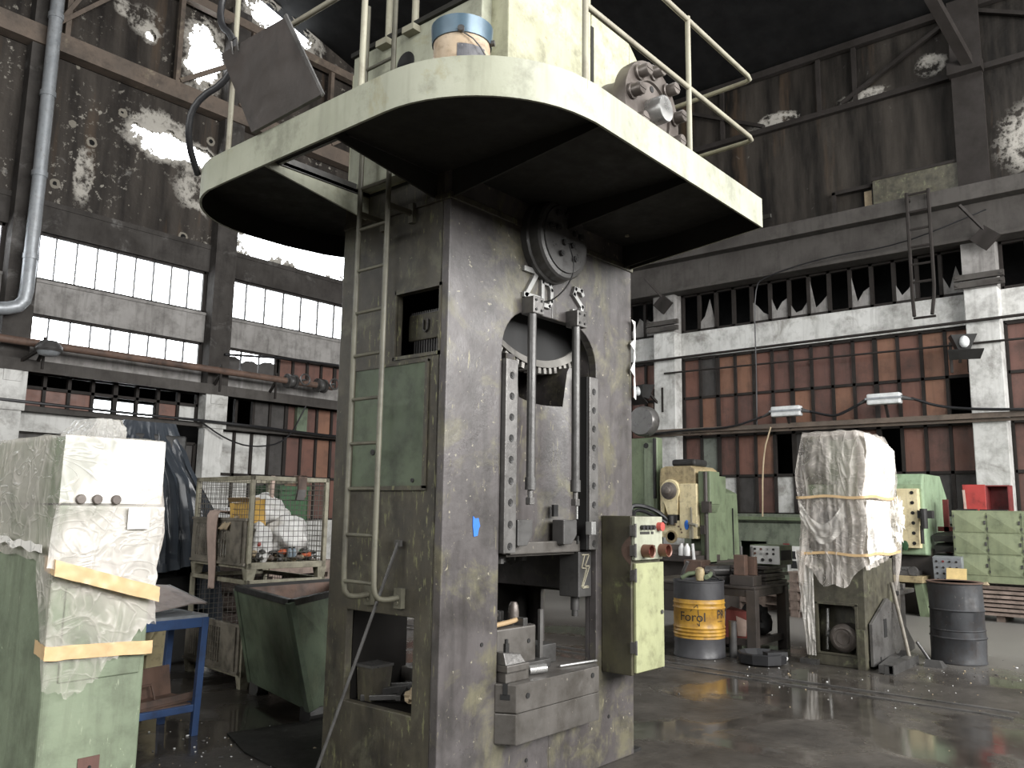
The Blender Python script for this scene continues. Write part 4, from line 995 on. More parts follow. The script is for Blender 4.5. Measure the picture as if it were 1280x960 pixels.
# scrap kept inside the lower opening of the frame
sc_ = [((3.38, 4.0, .545), (3.68, 3.55, .55), .018), ((3.36, 3.9, .56), (3.6, 3.48, .60), .014), ((3.45, 3.95, .57), (3.7, 3.7, .62), .02), ((3.4, 3.7, .58), (3.66, 3.9, .6), .015), ((3.5, 3.98, .60), (3.75, 3.6, .63), .012)]
SL = ['scrap bar at the bottom of the press side opening, lying lowest and outermost', 'thin scrap bar propped on the others towards the near corner of the press side opening', 'thick scrap bar lying across the middle of the press side opening', 'scrap bar lying crosswise in the press side opening', 'thin scrap bar lying on top of the heap in the press side opening']
for (a, c, r), lab in zip(sc_, SL): tag(MB().beam(a, c, r * 2).build('scrap_bar', 'dark_steel', bevel=.003), lab, 'bar', 'scrap in the press side opening')
b = MB(); b.lathe([(.05, .015), (.065, .01), (.072, 0), (.065, -.01), (.05, -.015), (.05, .015)], (3.5, 3.56, .68), 18, 'x', caps=False)
tag(b.build('scrap_ring', 'grey_steel', smooth=40), 'grey steel ring standing on the scrap in the press side opening', 'ring', 'scrap in the press side opening')
tag(MB().blob((3.47, 3.58, .60), (.10, .07, .055), .4, 3, 5, 3).build('rag', 'rag_tan', smooth=30), 'tan rag in the near corner of the press side opening', 'rag')
t = thing('scrap_tin', 'dark square tin in the far corner of the press side opening', 'tin', (3.45, 3.97, .53))
MB().hexa([(-.07, -.06, 0), (.07, -.06, 0), (.07, .06, 0), (-.07, .06, 0)], [(-.08, -.07, .2), (.08, -.07, .2), (.08, .07, .2), (-.08, .07, .2)]).build('body', 'press_side', t); MB().box(-.085, .085, -.075, .075, .19, .205).build('rim', 'dark_steel', t)
# tooling on the bed
t = thing('die_set', 'grey die block with two guide posts standing on the press bed', 'die', (4.13, 3.55, .672))
MB().prism([(-.2, -.13), (.17, -.13), (.2, -.1), (.2, .16), (-.2, .16)], XY, .03, .262).build('die_block', 'bed_steel', t, bevel=.008)
MB().box(-.24, .27, -.18, .2, 0, .05).build('base_plate', 'dark_steel', t, bevel=.005)
for (x, y, h) in ((-.19, -.02, .38), (.08, -.02, .40)): MB().lathe([(.035, .262), (.035, h - .06), (.03, h - .02), (.02, h)], (x, y, 0), 16).build('guide_post', 'shaft_steel', t, smooth=40)
b = MB(); b.cyl((.10, -.135, .17), (.1, -.128, .17), .014, 10).cyl((-.06, -.135, .06), (-.06, -.128, .06), .01, 10); b.build('bolt_hole', 'black', t)
t = thing('hammer', 'pale wooden hammer handle lying on top of the die block', 'hammer', (4.09, 3.47, .936), .12)
MB().tube([(-.16, 0, .02), (.0, .0, .025), (.12, .01, .03)], .016, 8).build('handle', 'wood', t, smooth=60); MB().box(.10, .15, -.05, .07, -.01, .045).build('head', 'dark_steel', t, bevel=.006)
t = thing('hammer', 'dark hammer lying behind the pale hammer handle on the die block', 'hammer', (4.08, 3.60, .94), .35)
MB().tube([(-.13, 0, .02), (.1, .0, .05)], .015, 8).build('handle', 'shaft_steel', t, smooth=60); MB().box(.08, .14, -.03, .07, .01, .07).build('head', 'dark_steel', t, bevel=.006)
t = thing('clamp_block', 'stepped steel clamp block at the left front corner of the press bed', 'clamp', (3.87, 3.27, .672))
MB().box(-.09, .12, -.05, .08, 0, .06).box(-.10, .10, -.07, .06, .06, .10).build('block', 'bed_steel', t, bevel=.005)
MB().hexa([(-.1, -.06, .10), (.08, -.06, .10), (.08, .06, .10), (-.1, .06, .10)], [(-.1, -.04, .17), (.05, -.04, .15), (.05, .06, .15), (-.1, .06, .17)]).build('strap', 'grey_steel', t, bevel=.004)
MB().cyl((-.03, 0, .15), (-.03, 0, .21), .018, 6).cyl((-.03, 0, .21), (-.03, 0, .235), .011, 8).build('nut', 'black_steel', t)
t = thing('die_cushion', 'low dark block beside the die set on the press bed', 'block', (4.46, 3.55, .672))
MB().box(-.1, .1, -.1, .1, 0, .12).build('block', 'dark_steel', t, bevel=.006); MB().box(-.1, -.07, -.12, -.1, 0, .35).build('upright_strip', 'grey_steel', t)
tag(MB().cyl((4.08, 3.29, .70), (4.17, 3.23, .71), .027, 16).build('short_tube', 'bright_steel', smooth=40), 'short bright steel tube lying on the press bed', 'tube')
tag(MB().tube([(4.40, 3.30, .682), (4.72, 3.24, .685)], .008, 8).build('thin_rod', 'bright_steel', smooth=60), 'thin bright rod lying at the right end of the press bed', 'rod')
# control cabinet on the press front
t = thing('control_cabinet', 'yellow-green control cabinet with push buttons on the right front of the press', 'cabinet', (4.98, 3.14, .6))
def cb(mb, n, m, parent=t, **k): return mb.build(n, m, parent, world=True, **k)
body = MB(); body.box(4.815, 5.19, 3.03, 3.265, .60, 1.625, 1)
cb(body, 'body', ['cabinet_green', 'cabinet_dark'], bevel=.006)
door = cb(MB().box(4.84, 5.20, 3.008, 3.03, .615, 1.315), 'door', 'cabinet_green', bevel=.005, label='yellow-green lower door')
cb(MB().cyl((5.165, 3.0, .98), (5.165, 3.01, .98), .014, 12), 'lock', 'dark_steel', parent=door)
pan = cb(MB().box(4.82, 5.175, 3.0, 3.03, 1.335, 1.622), 'button_panel', 'pale_green', bevel=.006)
for x in (4.895, 4.94, 4.985, 5.03): cb(MB().cyl((x, 2.975, 1.55), (x, 3.0, 1.55), .016, 12), 'push_button', 'rubber', parent=pan, smooth=50)
cb(MB().cyl((5.12, 2.965, 1.555), (5.12, 3.0, 1.555), .03, 16), 'stop_button', 'red_button', parent=pan, smooth=50, label='round red push button')
for x in (4.93, 5.15): cb(MB().lathe([(.036, 2.94), (.044, 2.935), (.044, 3.0), (.036, 3.0), (.036, 2.94)], (x, 0, 1.395), 20, 'y', caps=False), 'lamp_ring', 'copper_lamp', parent=pan, smooth=40, label='copper brown ring')
for x in (4.93, 5.15): cb(MB().cyl((x, 2.975, 1.395), (x, 3.0, 1.395), .036, 18), 'lamp_lens', 'cardboard_red', parent=pan)
cb(MB().cyl((5.035, 2.99, 1.395), (5.035, 3.0, 1.395), .018, 12), 'pilot_lamp', 'copper_lamp', parent=pan)
cb(MB().box(4.88, 5.0, 2.997, 3.0, 1.505, 1.522).box(5.02, 5.05, 2.997, 3.0, 1.505, 1.522).box(4.99, 5.07, 2.997, 3.0, 1.42, 1.43), 'caption_strip', 'ink', parent=pan)
for z in (1.53, 1.40, 1.24, .78): cb(MB().box(4.80, 4.83, 2.995, 3.03, z - .035, z + .035).cyl((4.812, 2.992, z - .045), (4.812, 2.992, z + .045), .008, 8), 'hinge', 'grey_steel')
b = MB(); b.grid(2, 20, lambda u, w: Vector((4.8145, 3.03 + .075 * u * math.sin(PI * w), 1.30 + .2 * w))); cb(b, 'brown_patch', 'rusty_steel', recalc=False)
# ------------------------------------------------------------------ left side: wrapped cabinet, tarpaulin, table, cages, skip
t = thing('switch_cabinet', 'sage green cabinet wrapped in clear plastic film and brown tape, cut by the left edge', 'cabinet', (2.1, 5.3, 0))
def wb(mb, n, m, parent=None, **k): return mb.build(n, m, parent or t, world=True, **k)
cx0, cx1, cy0, cy1 = 1.825, 2.345, 4.60, 6.1
wb(MB().box(cx0, cx1, cy0, cy1, 0, 2.0), 'body', 'sage', bevel=.012)
wb(MB().box(cx0 - .004, cx1 + .004, cy0 - .006, cy1, 1.645, 1.652), 'seam', 'ink')
b = MB(); b.box(cx0 + .07, cx0 + .49, cy0 - .012, cy0, .75, 1.22); wb(b, 'door', 'sage', bevel=.008)
wb(MB().box(2.03, 2.14, cy0 - .006, cy0, .13, .36), 'brown_plate', 'brown_b')
wb(MB().cyl((2.09, cy0 - .012, .31), (2.09, cy0, .31), .008, 8), 'bolt', 'black')
for x in (1.915, 2.0, 2.10):
    k = wb(MB().lathe([(.022, cy0 - .045), (.026, cy0 - .04), (.026, cy0 - .015), (.014, cy0 - .012), (.014, cy0)], (x, 0, 1.675), 16, 'y'), 'knob', 'shaft_steel', smooth=40)
wb(MB().box(2.155, 2.275, cy0 - .072, cy0 - .068, 1.52, 1.635), 'white_card', 'paper_white')
b = MB()
for (x0, x1, z0, z1) in ((1.90, 1.95, 1.50, 1.56), (1.91, 1.97, 1.28, 1.42), (2.02, 2.24, 1.26, 1.40), (1.90, 1.94, 1.71, 1.725), (1.98, 2.01, 1.725, 1.74), (2.11, 2.14, 1.71, 1.725)): b.box(x0, x1, cy0 - .008, cy0, z0, z1)
wb(b, 'meter', 'dark_steel', bevel=.003)
lo = .62
def cabz(u, w, z):      # ragged lower hem, longer on the right face
    x, y, nx, ny = rrect(u, cx0, cx1, cy0, cy1)
    if ny < -.5: low = .74 - .05 * math.sin(min(1, max(0, (x - cx0) / .25)) * PI) + .30 * max(0, (x - cx0 - .2) / .32) + .05 * noise.noise(Vector((x * 22, 3, 0))) + .03 * noise.noise(Vector((x * 60, 5, 0)))
    elif nx < -.5: low = 1.37 + .05 * noise.noise(Vector((y * 5, 1, 0))) - max(0, (cy0 + .22 - y)) * 2.9
    else: low = 1.0
    return 2.012 + (low - 2.012) * w
m_ = wrap([(2.0, cx0 - .006, cx1 + .006, cy0 - .006, cy1 + .006), (1.6, cx0 - .014, cx1 + .016, cy0 - .02, cy1 + .01), (1.25, cx0 - .02, cx1 + .04, cy0 - .035, cy1), (1.1, cx0 - .012, cx1 + .01, cy0 - .02, cy1), (.9, cx0 - .02, cx1 + .03, cy0 - .04, cy1)], n=168, nv=70, amp=.004, fold=.008, ffreq=3, seed=4, zfn=cabz)
wb(m_, 'plastic_film', 'film_clear', smooth=60, recalc=False)
wb(MB().grid(30, 30, lambda u, w: Vector((cx0 - .01 + (cx1 - cx0 + .02) * u, cy0 - .01 + (cy1 - cy0) * w, 2.014 + .012 * noise.noise(Vector((u * 7, w * 9, 2)))))), 'film_top', 'film_milky', smooth=70, recalc=False)
# second, denser layer over the upper front
b = MB(); b.grid(60, 60, lambda u, w: Vector((cx0 - .012 + (cx1 - cx0 + .024) * u, cy0 - .026 - .003 * crease(Vector((u * .35, 0, w * .3)), 8), 2.005 - .35 * w)))
wb(b, 'film_front', 'film_dense', smooth=70, recalc=False)
b = MB(); b.grid(110, 90, lambda u, w: Vector((cx0 - .03 * (1 + w) + (cx1 - cx0 + .055 + .05 * w * noise.noise(Vector((w * 5, 4, 4)))) * u, cy0 - .040 - .010 * crease(Vector((u * .36, .1, w * .3)), 18) - .02 * w, 1.64 - (.31 + .16 * u + .02 * noise.noise(Vector((u * 14, 1, 1)))) * w)))
wb(b, 'film_front', 'film_milky', smooth=60, recalc=False)
def band(name, mat, zl, zr, h, d=.045, x0=cx0 - .025, x1=cx1 + .012, seed=0):
    b = MB(); b.grid(40, 5, lambda u, w: Vector((x0 + (x1 - x0) * u, cy0 - d - .006 * noise.noise(Vector((u * 12, w * 3, seed))), zl + (zr - zl) * u ** 1.0 + h * (w - .5) + .008 * noise.noise(Vector((u * 5, seed, 2))))))
    b.grid(12, 5, lambda u, w: Vector((x0 + .012 * u, cy0 - d + .16 * u, zl + h * (w - .5) + .02 * u + .006 * noise.noise(Vector((u * 6, w * 3, seed + 4))))))
    wb(b, name, mat, smooth=70, recalc=False)
band('tape_band', 'tape', 1.33, 1.165, .08, d=.085, seed=2)
band('tape_band', 'tape', .91, .885, .07, d=.05, seed=9)
wb(MB().grid(40, 6, lambda u, w: Vector((cx0 - .055, cy0 + .02 + .9 * u, 1.40 + .04 * w + .02 * noise.noise(Vector((u * 8, w * 2, 6))) + .05 * u))), 'film_hem', 'film_dense', smooth=70, recalc=False)
# machine under a dark tarpaulin
t = thing('tarpaulin_covered_machine', 'tall machine under a shiny dark grey tarpaulin behind the wrapped cabinet', 'machine', (4.3, 8.95, 0))
wb(MB().box(3.95, 4.7, 8.65, 9.3, 0, 2.4).box(3.8, 4.9, 8.6, 9.35, 0, .9), 'body', 'black_steel', bevel=.02)
def tz(u, w, z):
    x, y, nx, ny = rrect(u, 0, 1, 0, 1)
    if ny < -.5: low = 1.02 + .05 * math.sin(x * 9) - (.5 if .78 < x < .93 else 0) - (.75 if x > .93 else 0)
    elif nx > .5: low = .15
    else: low = .6
    return 2.53 + (low - 2.53) * w
m_ = wrap([(2.53, 4.02, 4.58, 8.7, 9.2), (2.4, 3.85, 4.72, 8.62, 9.3), (2.15, 3.70, 4.95, 8.50, 9.4), (1.7, 3.66, 4.99, 8.44, 9.45), (1.2, 3.64, 5.03, 8.40, 9.45), (.7, 3.64, 5.05, 8.40, 9.45)], n=180, nv=60, amp=.004, fold=.05, ffreq=4, seed=12, zfn=tz, pleat=.085)
m_.grid(20, 20, lambda u, w: Vector((4.02 + .56 * u, 8.7 + .5 * w, 2.53 + .02 * noise.noise(Vector((u * 4, w * 4, 1))))))
wb(m_, 'tarpaulin', 'tarp', smooth=60, recalc=False)
wb(wrap([(2.49, 3.62, 3.86, 8.40, 8.9), (2.35, 3.5, 3.90, 8.36, 8.95), (2.1, 3.45, 3.88, 8.34, 8.95)], n=80, nv=20, amp=.02, fold=.03, seed=5).grid(8, 8, lambda u, w: Vector((3.62 + .24 * u, 8.40 + .5 * w, 2.49))), 'white_film', 'film_dense', smooth=60, recalc=False, label='white film draped over its left shoulder')
# blue table
t = thing('blue_table', 'blue steel table standing half behind the wrapped cabinet', 'table', (3.0, 6.1, 0))
b = MB(); b.box(2.42, 3.45, 5.86, 6.36, .835, .855, 0); wb(b, 'tabletop', 'galvanised')
b = MB(); b.box(2.42, 3.455, 5.85, 5.89, .765, .835).box(2.42, 3.455, 6.33, 6.37, .765, .835).box(3.415, 3.455, 5.85, 6.37, .765, .835); wb(b, 'frame', 'blue_paint', bevel=.004); wb(MB().box(2.42, 3.4, 5.86, 5.89, .17, .22).box(3.39, 3.42, 5.87, 6.36, .17, .22), 'lower_rail', 'blue_paint', bevel=.004)
for (x, y) in ((3.43, 5.87), (3.43, 6.35), (2.47, 5.87), (2.47, 6.35)):
    b = MB(); b.hexa([(x - .055, y - .02, 0), (x - .005, y - .02, 0), (x - .005, y + .02, 0), (x - .055, y + .02, 0)], [(x - .028, y - .024, .833), (x + .022, y - .024, .833), (x + .022, y + .016, .833), (x - .028, y + .016, .833)]); wb(b, 'leg', 'blue_paint', bevel=.003)
b = MB(); b.box(2.43, 3.38, 5.9, 6.34, .215, .225); wb(b, 'lower_shelf', 'rusty_steel')
t = thing('metal_sheet', 'bent brownish metal sheet lying tilted on the blue table', 'sheet', (3.05, 6.1, .905))
b = MB(); b.prism([(-.40, .02), (-.37, .005), (.30, .07), (.42, .06), (.42, .068), (.30, .08), (-.37, .015), (-.40, .03)], XZ, -.2, .25); wb(b.__class__() if False else b, 'sheet', 'sheet_brown') if False else b.build('sheet', 'sheet_brown', t)
t.rotation_euler = (math.radians(14), 0, math.radians(12))
MB().box(.41, .43, -.2, .25, .05, .07).build('folded_edge', 'grey_steel', t)
tag(MB().box(2.45, 2.95, 6.1, 6.3, .857, .875).box(2.5, 3.15, 6.14, 6.24, .875, .893).build('flat_bars', 'grey_steel'), 'flat steel bars lying under the tilted sheet on the blue table', 'bars')
t = thing('rusty_trough', 'rusty steel trough with bar handles on the lower shelf of the blue table', 'trough', (3.02, 6.05, .226), .22)
b = MB(); b.box(-.5, .42, -.16, .16, 0, .015).hexa([(-.5, -.16, 0), (.42, -.16, 0), (.42, -.145, 0), (-.5, -.145, 0)], [(-.5, -.13, .05), (.42, -.13, .05), (.42, -.115, .05), (-.5, -.115, .05)]).hexa([(-.5, .10, 0), (.42, .10, 0), (.42, .115, 0), (-.5, .115, 0)], [(-.5, .14, .22), (.42, .14, .22), (.42, .155, .22), (-.5, .155, .22)]); b.build('tray', 'rusty_steel', t)
for x in (-.3, .1): MB().tube([(x - .09, -.02, .015), (x - .09, .03, .12), (x + .09, .05, .12), (x + .09, -.0, .015)], .009, 6).build('handle', 'rusty_steel', t, smooth=60)
tag(MB().box(2.56, 2.78, 6.17, 6.32, .42, .46).hexa([(2.52, 6.15, .23), (2.8, 6.15, .23), (2.8, 6.33, .23), (2.52, 6.33, .23)], [(2.56, 6.16, .42), (2.78, 6.16, .42), (2.78, 6.32, .42), (2.56, 6.32, .42)]).build('metal_casting', 'sheet_brown', bevel=.02), 'greyish casting lying behind the rusty trough', 'casting')
# mesh cages, one on the other
def cage(loc, label, front_mesh):
    t = thing('mesh_cage', label, 'cage', loc, math.radians(-5.7), 'stacked mesh cages')
    L_, Wd, H = 1.22, .84, .97            # long side along local +y, short side along local +x
    b = MB()
    b.box(0, Wd, 0, .05, .10, .16).box(0, Wd, L_ - .05, L_, .10, .16).box(0, .05, 0, L_, .10, .16).box(Wd - .05, Wd, 0, L_, .10, .16).box(.03, Wd - .03, .03, L_ - .03, .135, .15)
    b.build('base_frame', 'cage_paint', t, bevel=.004)
    for (x, y) in ((0, 0), (Wd - .09, 0), (0, L_ - .09), (Wd - .09, L_ - .09)): MB().hexa([(x + .01, y + .01, 0), (x + .08, y + .01, 0), (x + .08, y + .08, 0), (x + .01, y + .08, 0)], [(x, y, .11), (x + .1, y, .11), (x + .1, y + .1, .11), (x, y + .1, .11)]).build('foot', 'cage_paint', t)
    for (x, y) in ((0, 0), (Wd - .04, 0), (0, L_ - .04), (Wd - .04, L_ - .04)): MB().box(x, x + .04, y, y + .04, .1, H).build('corner_post', 'cage_paint', t, bevel=.003)
    b = MB(); b.box(0, Wd, 0, .035, H - .04, H).box(0, Wd, L_ - .035, L_, H - .04, H).box(Wd - .035, Wd, 0, L_, H - .04, H).box(0, .035, 0, L_, H - .04, H); b.build('top_frame', 'cage_paint', t, bevel=.003)
    for (n_, ax, u0, u1, c) in (('mesh_side', 'x', 0, Wd, .02), ('mesh_side', 'x', 0, Wd, L_ - .02), ('mesh_side', 'y', 0, L_, Wd - .02)):
        b = MB()
        def bar(u0_, z0_, u1_, z1_):
            if ax == 'x': b.cyl((u0_, c, z0_), (u1_, c, z1_), .0028, 4)
            else: b.cyl((c, u0_, z0_), (c, u1_, z1_), .0028, 4)
        n = int((u1 - u0) / .05)
        for i in range(1, n): bar(u0 + (u1 - u0) * i / n, .15, u0 + (u1 - u0) * i / n, H - .03)
        for i in range(1, 16): bar(u0, .15 + .05 * i, u1, .15 + .05 * i)
        b.build(n_, 'cage_wire', t)
    if front_mesh:
        b = MB()
        for i in range(1, 24): b.cyl((.02, L_ * i / 24, .55), (.02, L_ * i / 24, H - .03), .0025, 4)
        for i in range(1, 8): b.cyl((.02, 0, .55 + .052 * i), (.02, L_, .55 + .052 * i), .0025, 4)
        b.build('front_mesh', 'cage_wire', t)
    # hinged lower flap: perforated panel
    holes = [rect(.10 + .05 * i, .125 + .05 * i, .20, .50) for i in range(14)]
    b = MB(); b.prism(rect(.03, L_ - .03, .15, .55), YZ, -.02, -.005, holes=[[(a, z) for a, z in h] for h in [rect(.42 + .05 * i, .454 + .05 * i, .19, .51) for i in range(14)]])
    b.box(-.03, .0, .02, L_ - .02, .545, .57).box(-.03, 0, .02, L_ - .02, .13, .155).box(-.035, 0, .08, .10, .15, .55)
    fl = b.build('flap', 'cage_panel', t)
    b = MB()
    for i in range(6): b.box(-.015, -.01, .42, 1.12, .21 + .052 * i, .215 + .052 * i)
    b.build('flap_bars', 'cage_panel', fl)
    return t
cage((4.47, 6.98, 0), 'lower mesh cage, empty, standing on the floor beside the green skip', False)
cage((4.47, 6.98, .97), 'upper mesh cage full of white bags and rubbish, stacked on another cage', True)
ca, sa = math.cos(math.radians(-5.7)), math.sin(math.radians(-5.7))
def cg(x, y, z): return Vector((4.47 + x * ca - y * sa, 6.98 + x * sa + y * ca, .97 + z))
for q_, (x, y, z, r_, s, lab) in enumerate((( .52, .75, .60, (.26, .24, .20), 3, 'largest white plastic bag at the top of the rubbish in the upper cage'), (.30, .95, .50, (.22, .2, .17), 8, 'white plastic bag bulging over the flap at the far end of the upper cage'),
        (.56, .30, .40, (.22, .18, .20), 5, 'white plastic bag right of the yellow box in the upper cage'), (.18, .16, .33, (.15, .11, .19), 14, 'white bag standing in the near corner of the upper cage'))):
    t = thing('plastic_bag', lab, 'bag', cg(x, y, z), 0, 'bags in the upper cage')
    MB().blob((0, 0, 0), r_, .34, 2.0, s, 4).build('bag', 'bag_white', t, smooth=35)
    MB().blob((r_[0] * .3, -r_[1] * .5, r_[2] * .35), (.045, .05, .035), .4, 4, s).build('red_print', 'red_button', t, smooth=40) if q_ in (0, 2) else None
tag(MB().blob(cg(.16, .07, .33), (.045, .015, .03), .2, 3, 2).build('plastic_scrap', 'red_button', smooth=40), 'red plastic piece on the white bag in the near corner of the cage', 'scrap')
t = thing('yellow_box', 'torn yellow-orange box among the white bags in the upper cage', 'box', cg(.17, .36, .60), .4)
MB().hexa([(-.10, -.13, -.1), (.1, -.13, -.12), (.1, .13, -.1), (-.1, .13, -.1)], [(-.12, -.15, .13), (.08, -.12, .16), (.1, .15, .12), (-.12, .14, .11)]).build('box', 'yellow_box', t); MB().hexa([(-.13, -.15, .12), (.02, -.13, .14), (.02, .14, .14), (-.13, .14, .12)], [(-.2, -.13, .16), (-.02, -.12, .17), (-.02, .13, .17), (-.2, .12, .16)]).build('open_flap', 'wood', t)
t = tag(MB().grid(16, 40, lambda u, w: cg(-.05 - .02 * math.sin(w * 5) if w > .25 else .18 - w, .50 + .26 * u * (1 - .55 * w) + .10 * w, .60 + .03 * math.sin(w * 8) * (w < .25) - max(0, w - .25) * .95 + .02 * noise.noise(Vector((u * 6, w * 6, 3))))).build('rag', 'rag_pink', smooth=60, solid=.012, recalc=False), 'long pinkish rag hanging over the flap of the upper cage', 'rag')
tag(MB().grid(12, 14, lambda u, w: cg(.16 - .22 * w, .34 + .18 * u, .62 - .16 * w * w + .03 * noise.noise(Vector((u * 5, w * 5, 9))))).build('rag', 'rag_tan', smooth=60, solid=.012, recalc=False), 'short tan rag beside the long pinkish one on the cage flap', 'rag')
tag(MB().cyl(cg(.55, .66, .5), cg(.57, .66, 1.0), .028, 10, .022).build('pale_post', 'rag_pink', smooth=50), 'pale post sticking up out of the bags in the upper cage', 'post')
hp = MB(); rq = random.Random(9)
for k in range(120): hp.blob(cg(rq.uniform(.05, .8), rq.uniform(.05, .5), rq.uniform(.17, .27)), (rq.uniform(.02, .05), rq.uniform(.02, .045), rq.uniform(.015, .03)), .5, 3, k, 1, rq.choice([0, 0, 0, 1, 1, 2]))
o = hp.build('rubbish_heap', ['dark_steel', 'planks', 'rag_tan']); tag(o, 'heap of small dirty rubbish at the bottom of the upper cage', 'rubbish', kind='stuff')
for (x, y, z, mat, lab) in ((.42, .10, .25, 'orange', 'orange scrap of plastic near the front mesh, in the middle of the upper cage'), (.66, .08, .22, 'orange', 'orange scrap of plastic near the right end of the upper cage')):
    tag(MB().blob(cg(x, y, z), (.06, .03, .025), .5, 3, x * 9).build('plastic_scrap', mat, smooth=30), lab, 'scrap')
for (x, y, lab) in ((.47, .07, 'grey-blue bottle at the bottom of the cage, left of its twin'), (.52, .08, 'grey-blue bottle at the bottom of the cage, right of its twin')):
    t = thing('small_bottle', lab, 'bottle', cg(x, y, .2), 0, 'bottles in the cage')
    MB().lathe([(.024, 0), (.027, .01), (.027, .06), (.012, .085)], n=12).build('body', 'bottle_blue', t, smooth=40); MB().cyl((0, 0, .085), (0, 0, .1), .013, 10).build('cap', 'black', t)
t = thing('hanging_strap', 'dark strap hung over the top rail of the upper cage', 'strap', cg(.52, -.01, .97))
MB().box(-.05, .05, -.02, .005, -.20, .02).box(-.05, .05, -.02, .07, .003, .02).build('strap', 'rusty_steel', t, bevel=.006); MB().hexa([(-.07, -.025, -.22), (.02, -.025, -.22), (.02, .0, -.22), (-.07, 0, -.22)], [(-.05, -.022, -.12), (.04, -.022, -.12), (.04, 0, -.12), (-.05, 0, -.12)]).build('strap_end', 'bench_steel', t)
t = thing('green_crate', 'green plastic crate behind the upper mesh cage', 'crate', (6.2, 9.0, 1.05), .2)
b = MB(); b.box(-.25, .25, -.2, .2, 0, .02).box(-.25, .25, -.2, -.18, 0, .85).box(-.25, .25, .18, .2, 0, .85).box(-.25, -.23, -.2, .2, 0, .85).box(.23, .25, -.2, .2, 0, .85); b.build('crate', 'crate_green', t)
MB().box(-.27, .27, -.22, .22, .8, .86).build('rim', 'crate_green', t)
t = thing('pallet_stack', 'grey board stack under the green crate behind the cages', 'stack', (6.2, 9.0, 0), .2)
for k in range(5): MB().box(-.6, .6, -.45, .45, .2 * k + .06, .2 * k + .2).box(-.55, -.4, -.45, .45, .2 * k, .2 * k + .06).box(.4, .55, -.45, .45, .2 * k, .2 * k + .06).build('board_layer', 'planks', t)
# green skip
t = thing('waste_skip', 'green steel skip with flared sides between the cages and the press', 'skip', (4.8, 6.1, 0))
A, B = Vector((4.17, 5.53, .1)), Vector((4.47, 6.80, .1)); Cc, D = Vector((5.30, 6.66, .1)), Vector((5.07, 5.83, .1))
A2, B2 = Vector((3.93, 5.51, .93)), Vector((4.27, 6.80, .93)); C2, D2 = Vector((5.40, 6.84, .93)), Vector((5.08, 6.13, .93))
def side(p, q, p2, q2, th=.012):
    n_ = (q - p).cross(p2 - p).normalized() * th
    b = MB(); b.hexa([p, q, q + n_, p + n_], [p2, q2, q2 + n_, p2 + n_]); return b
for (p, q, p2, q2, n_) in ((B, A, B2, A2, 'long_side'), (A, D, A2, D2, 'end_wall'), (D, Cc, D2, C2, 'long_side'), (Cc, B, C2, B2, 'end_wall')): wb(side(p, q, p2, q2), n_, 'skip_green')
wb(MB().add([A, B, Cc, D], [(0, 1, 2, 3)]), 'bottom', 'rusty_steel', solid=.01)
wb(MB().add([A + Vector((.05, .05, .3)), B + Vector((.05, -.05, .3)), Cc + Vector((-.05, -.05, .3)), D + Vector((-.05, .05, .3))], [(0, 1, 2, 3)]), 'fill', 'rusty_steel', solid=.01)
cn_ = lambda p, k: p.lerp(Vector((4.75, 6.2, p.z)), k)
for (p, q, p2, q2) in ((Cc, B, C2, B2), (D, Cc, D2, C2)): wb(side(cn_(p, .05), cn_(q, .05), cn_(p2, .05), cn_(q2, .05), .004), 'rusty_lining', 'rusty_steel')
b = MB()
for (p, q) in ((A2, B2), (B2, C2), (C2, D2), (D2, A2)): b.beam(p, q, .05, .05)
wb(b, 'rim', 'black_steel', bevel=.005)
b = MB(); b.beam(A + Vector((-.005, 0, 0)), A2 + Vector((-.01, 0, 0)), .06, .05); wb(b, 'corner_rib', 'skip_green', bevel=.004); wb(MB().beam(B, B2, .05, .05), 'corner_rib', 'skip_green', bevel=.004)
for P_ in (A, B, Cc, D):
    c = (A + B + Cc + D) / 4; p = P_.lerp(c, .12); wb(MB().box(p.x - .06, p.x + .06, p.y - .06, p.y + .06, 0, .11).cyl((p.x - .07, p.y - .04, .06), (p.x + .07, p.y - .04, .06), .05, 12), 'foot', 'dark_steel')
# steel plates let into the floor in front of the skip
tag(MB().prism([(3.4, 5.2), (3.58, 5.72), (5.2, 5.4), (5.2, 4.5), (3.3, 4.45)], XY, .0, .012).build('floor_plate', 'deck_dark'), 'dark steel floor plate between the table and the press', 'plate')
# clutter behind the blue table
t = thing('machine_base', 'dark machine base with stacked bars behind the blue table', 'machine', (3.45, 7.9, 0), .1)
MB().box(-.6, .3, -.3, .4, 0, .55).box(-.5, .25, -.35, .3, .55, .75).build('base', 'black_steel', t, bevel=.01)
for k in range(4): MB().box(-.55, .35, -.4 + .02 * k, -.35 + .02 * k, .35 + .09 * k, .39 + .09 * k).build('bar', 'grey_steel', t)
tag(MB().hexa([(3.85, 7.6, .3), (4.15, 7.65, .3), (4.15, 7.8, .3), (3.85, 7.8, .3)], [(3.95, 7.6, .5), (4.15, 7.65, .7), (4.15, 7.8, .7), (3.95, 7.8, .5)]).box(3.9, 4.12, 7.62, 7.8, 0, .3).build('pale_hopper', 'cream'), 'pale hopper seen under the blue table top', 'hopper')
tag(MB().tube([(2.9, 6.9, .02), (3.4, 7.0, .02), (3.95, 7.35, .18)], .02, 8).build('bent_pipe', 'dark_steel', smooth=60), 'bent dark pipe on the floor behind the blue table', 'pipe')
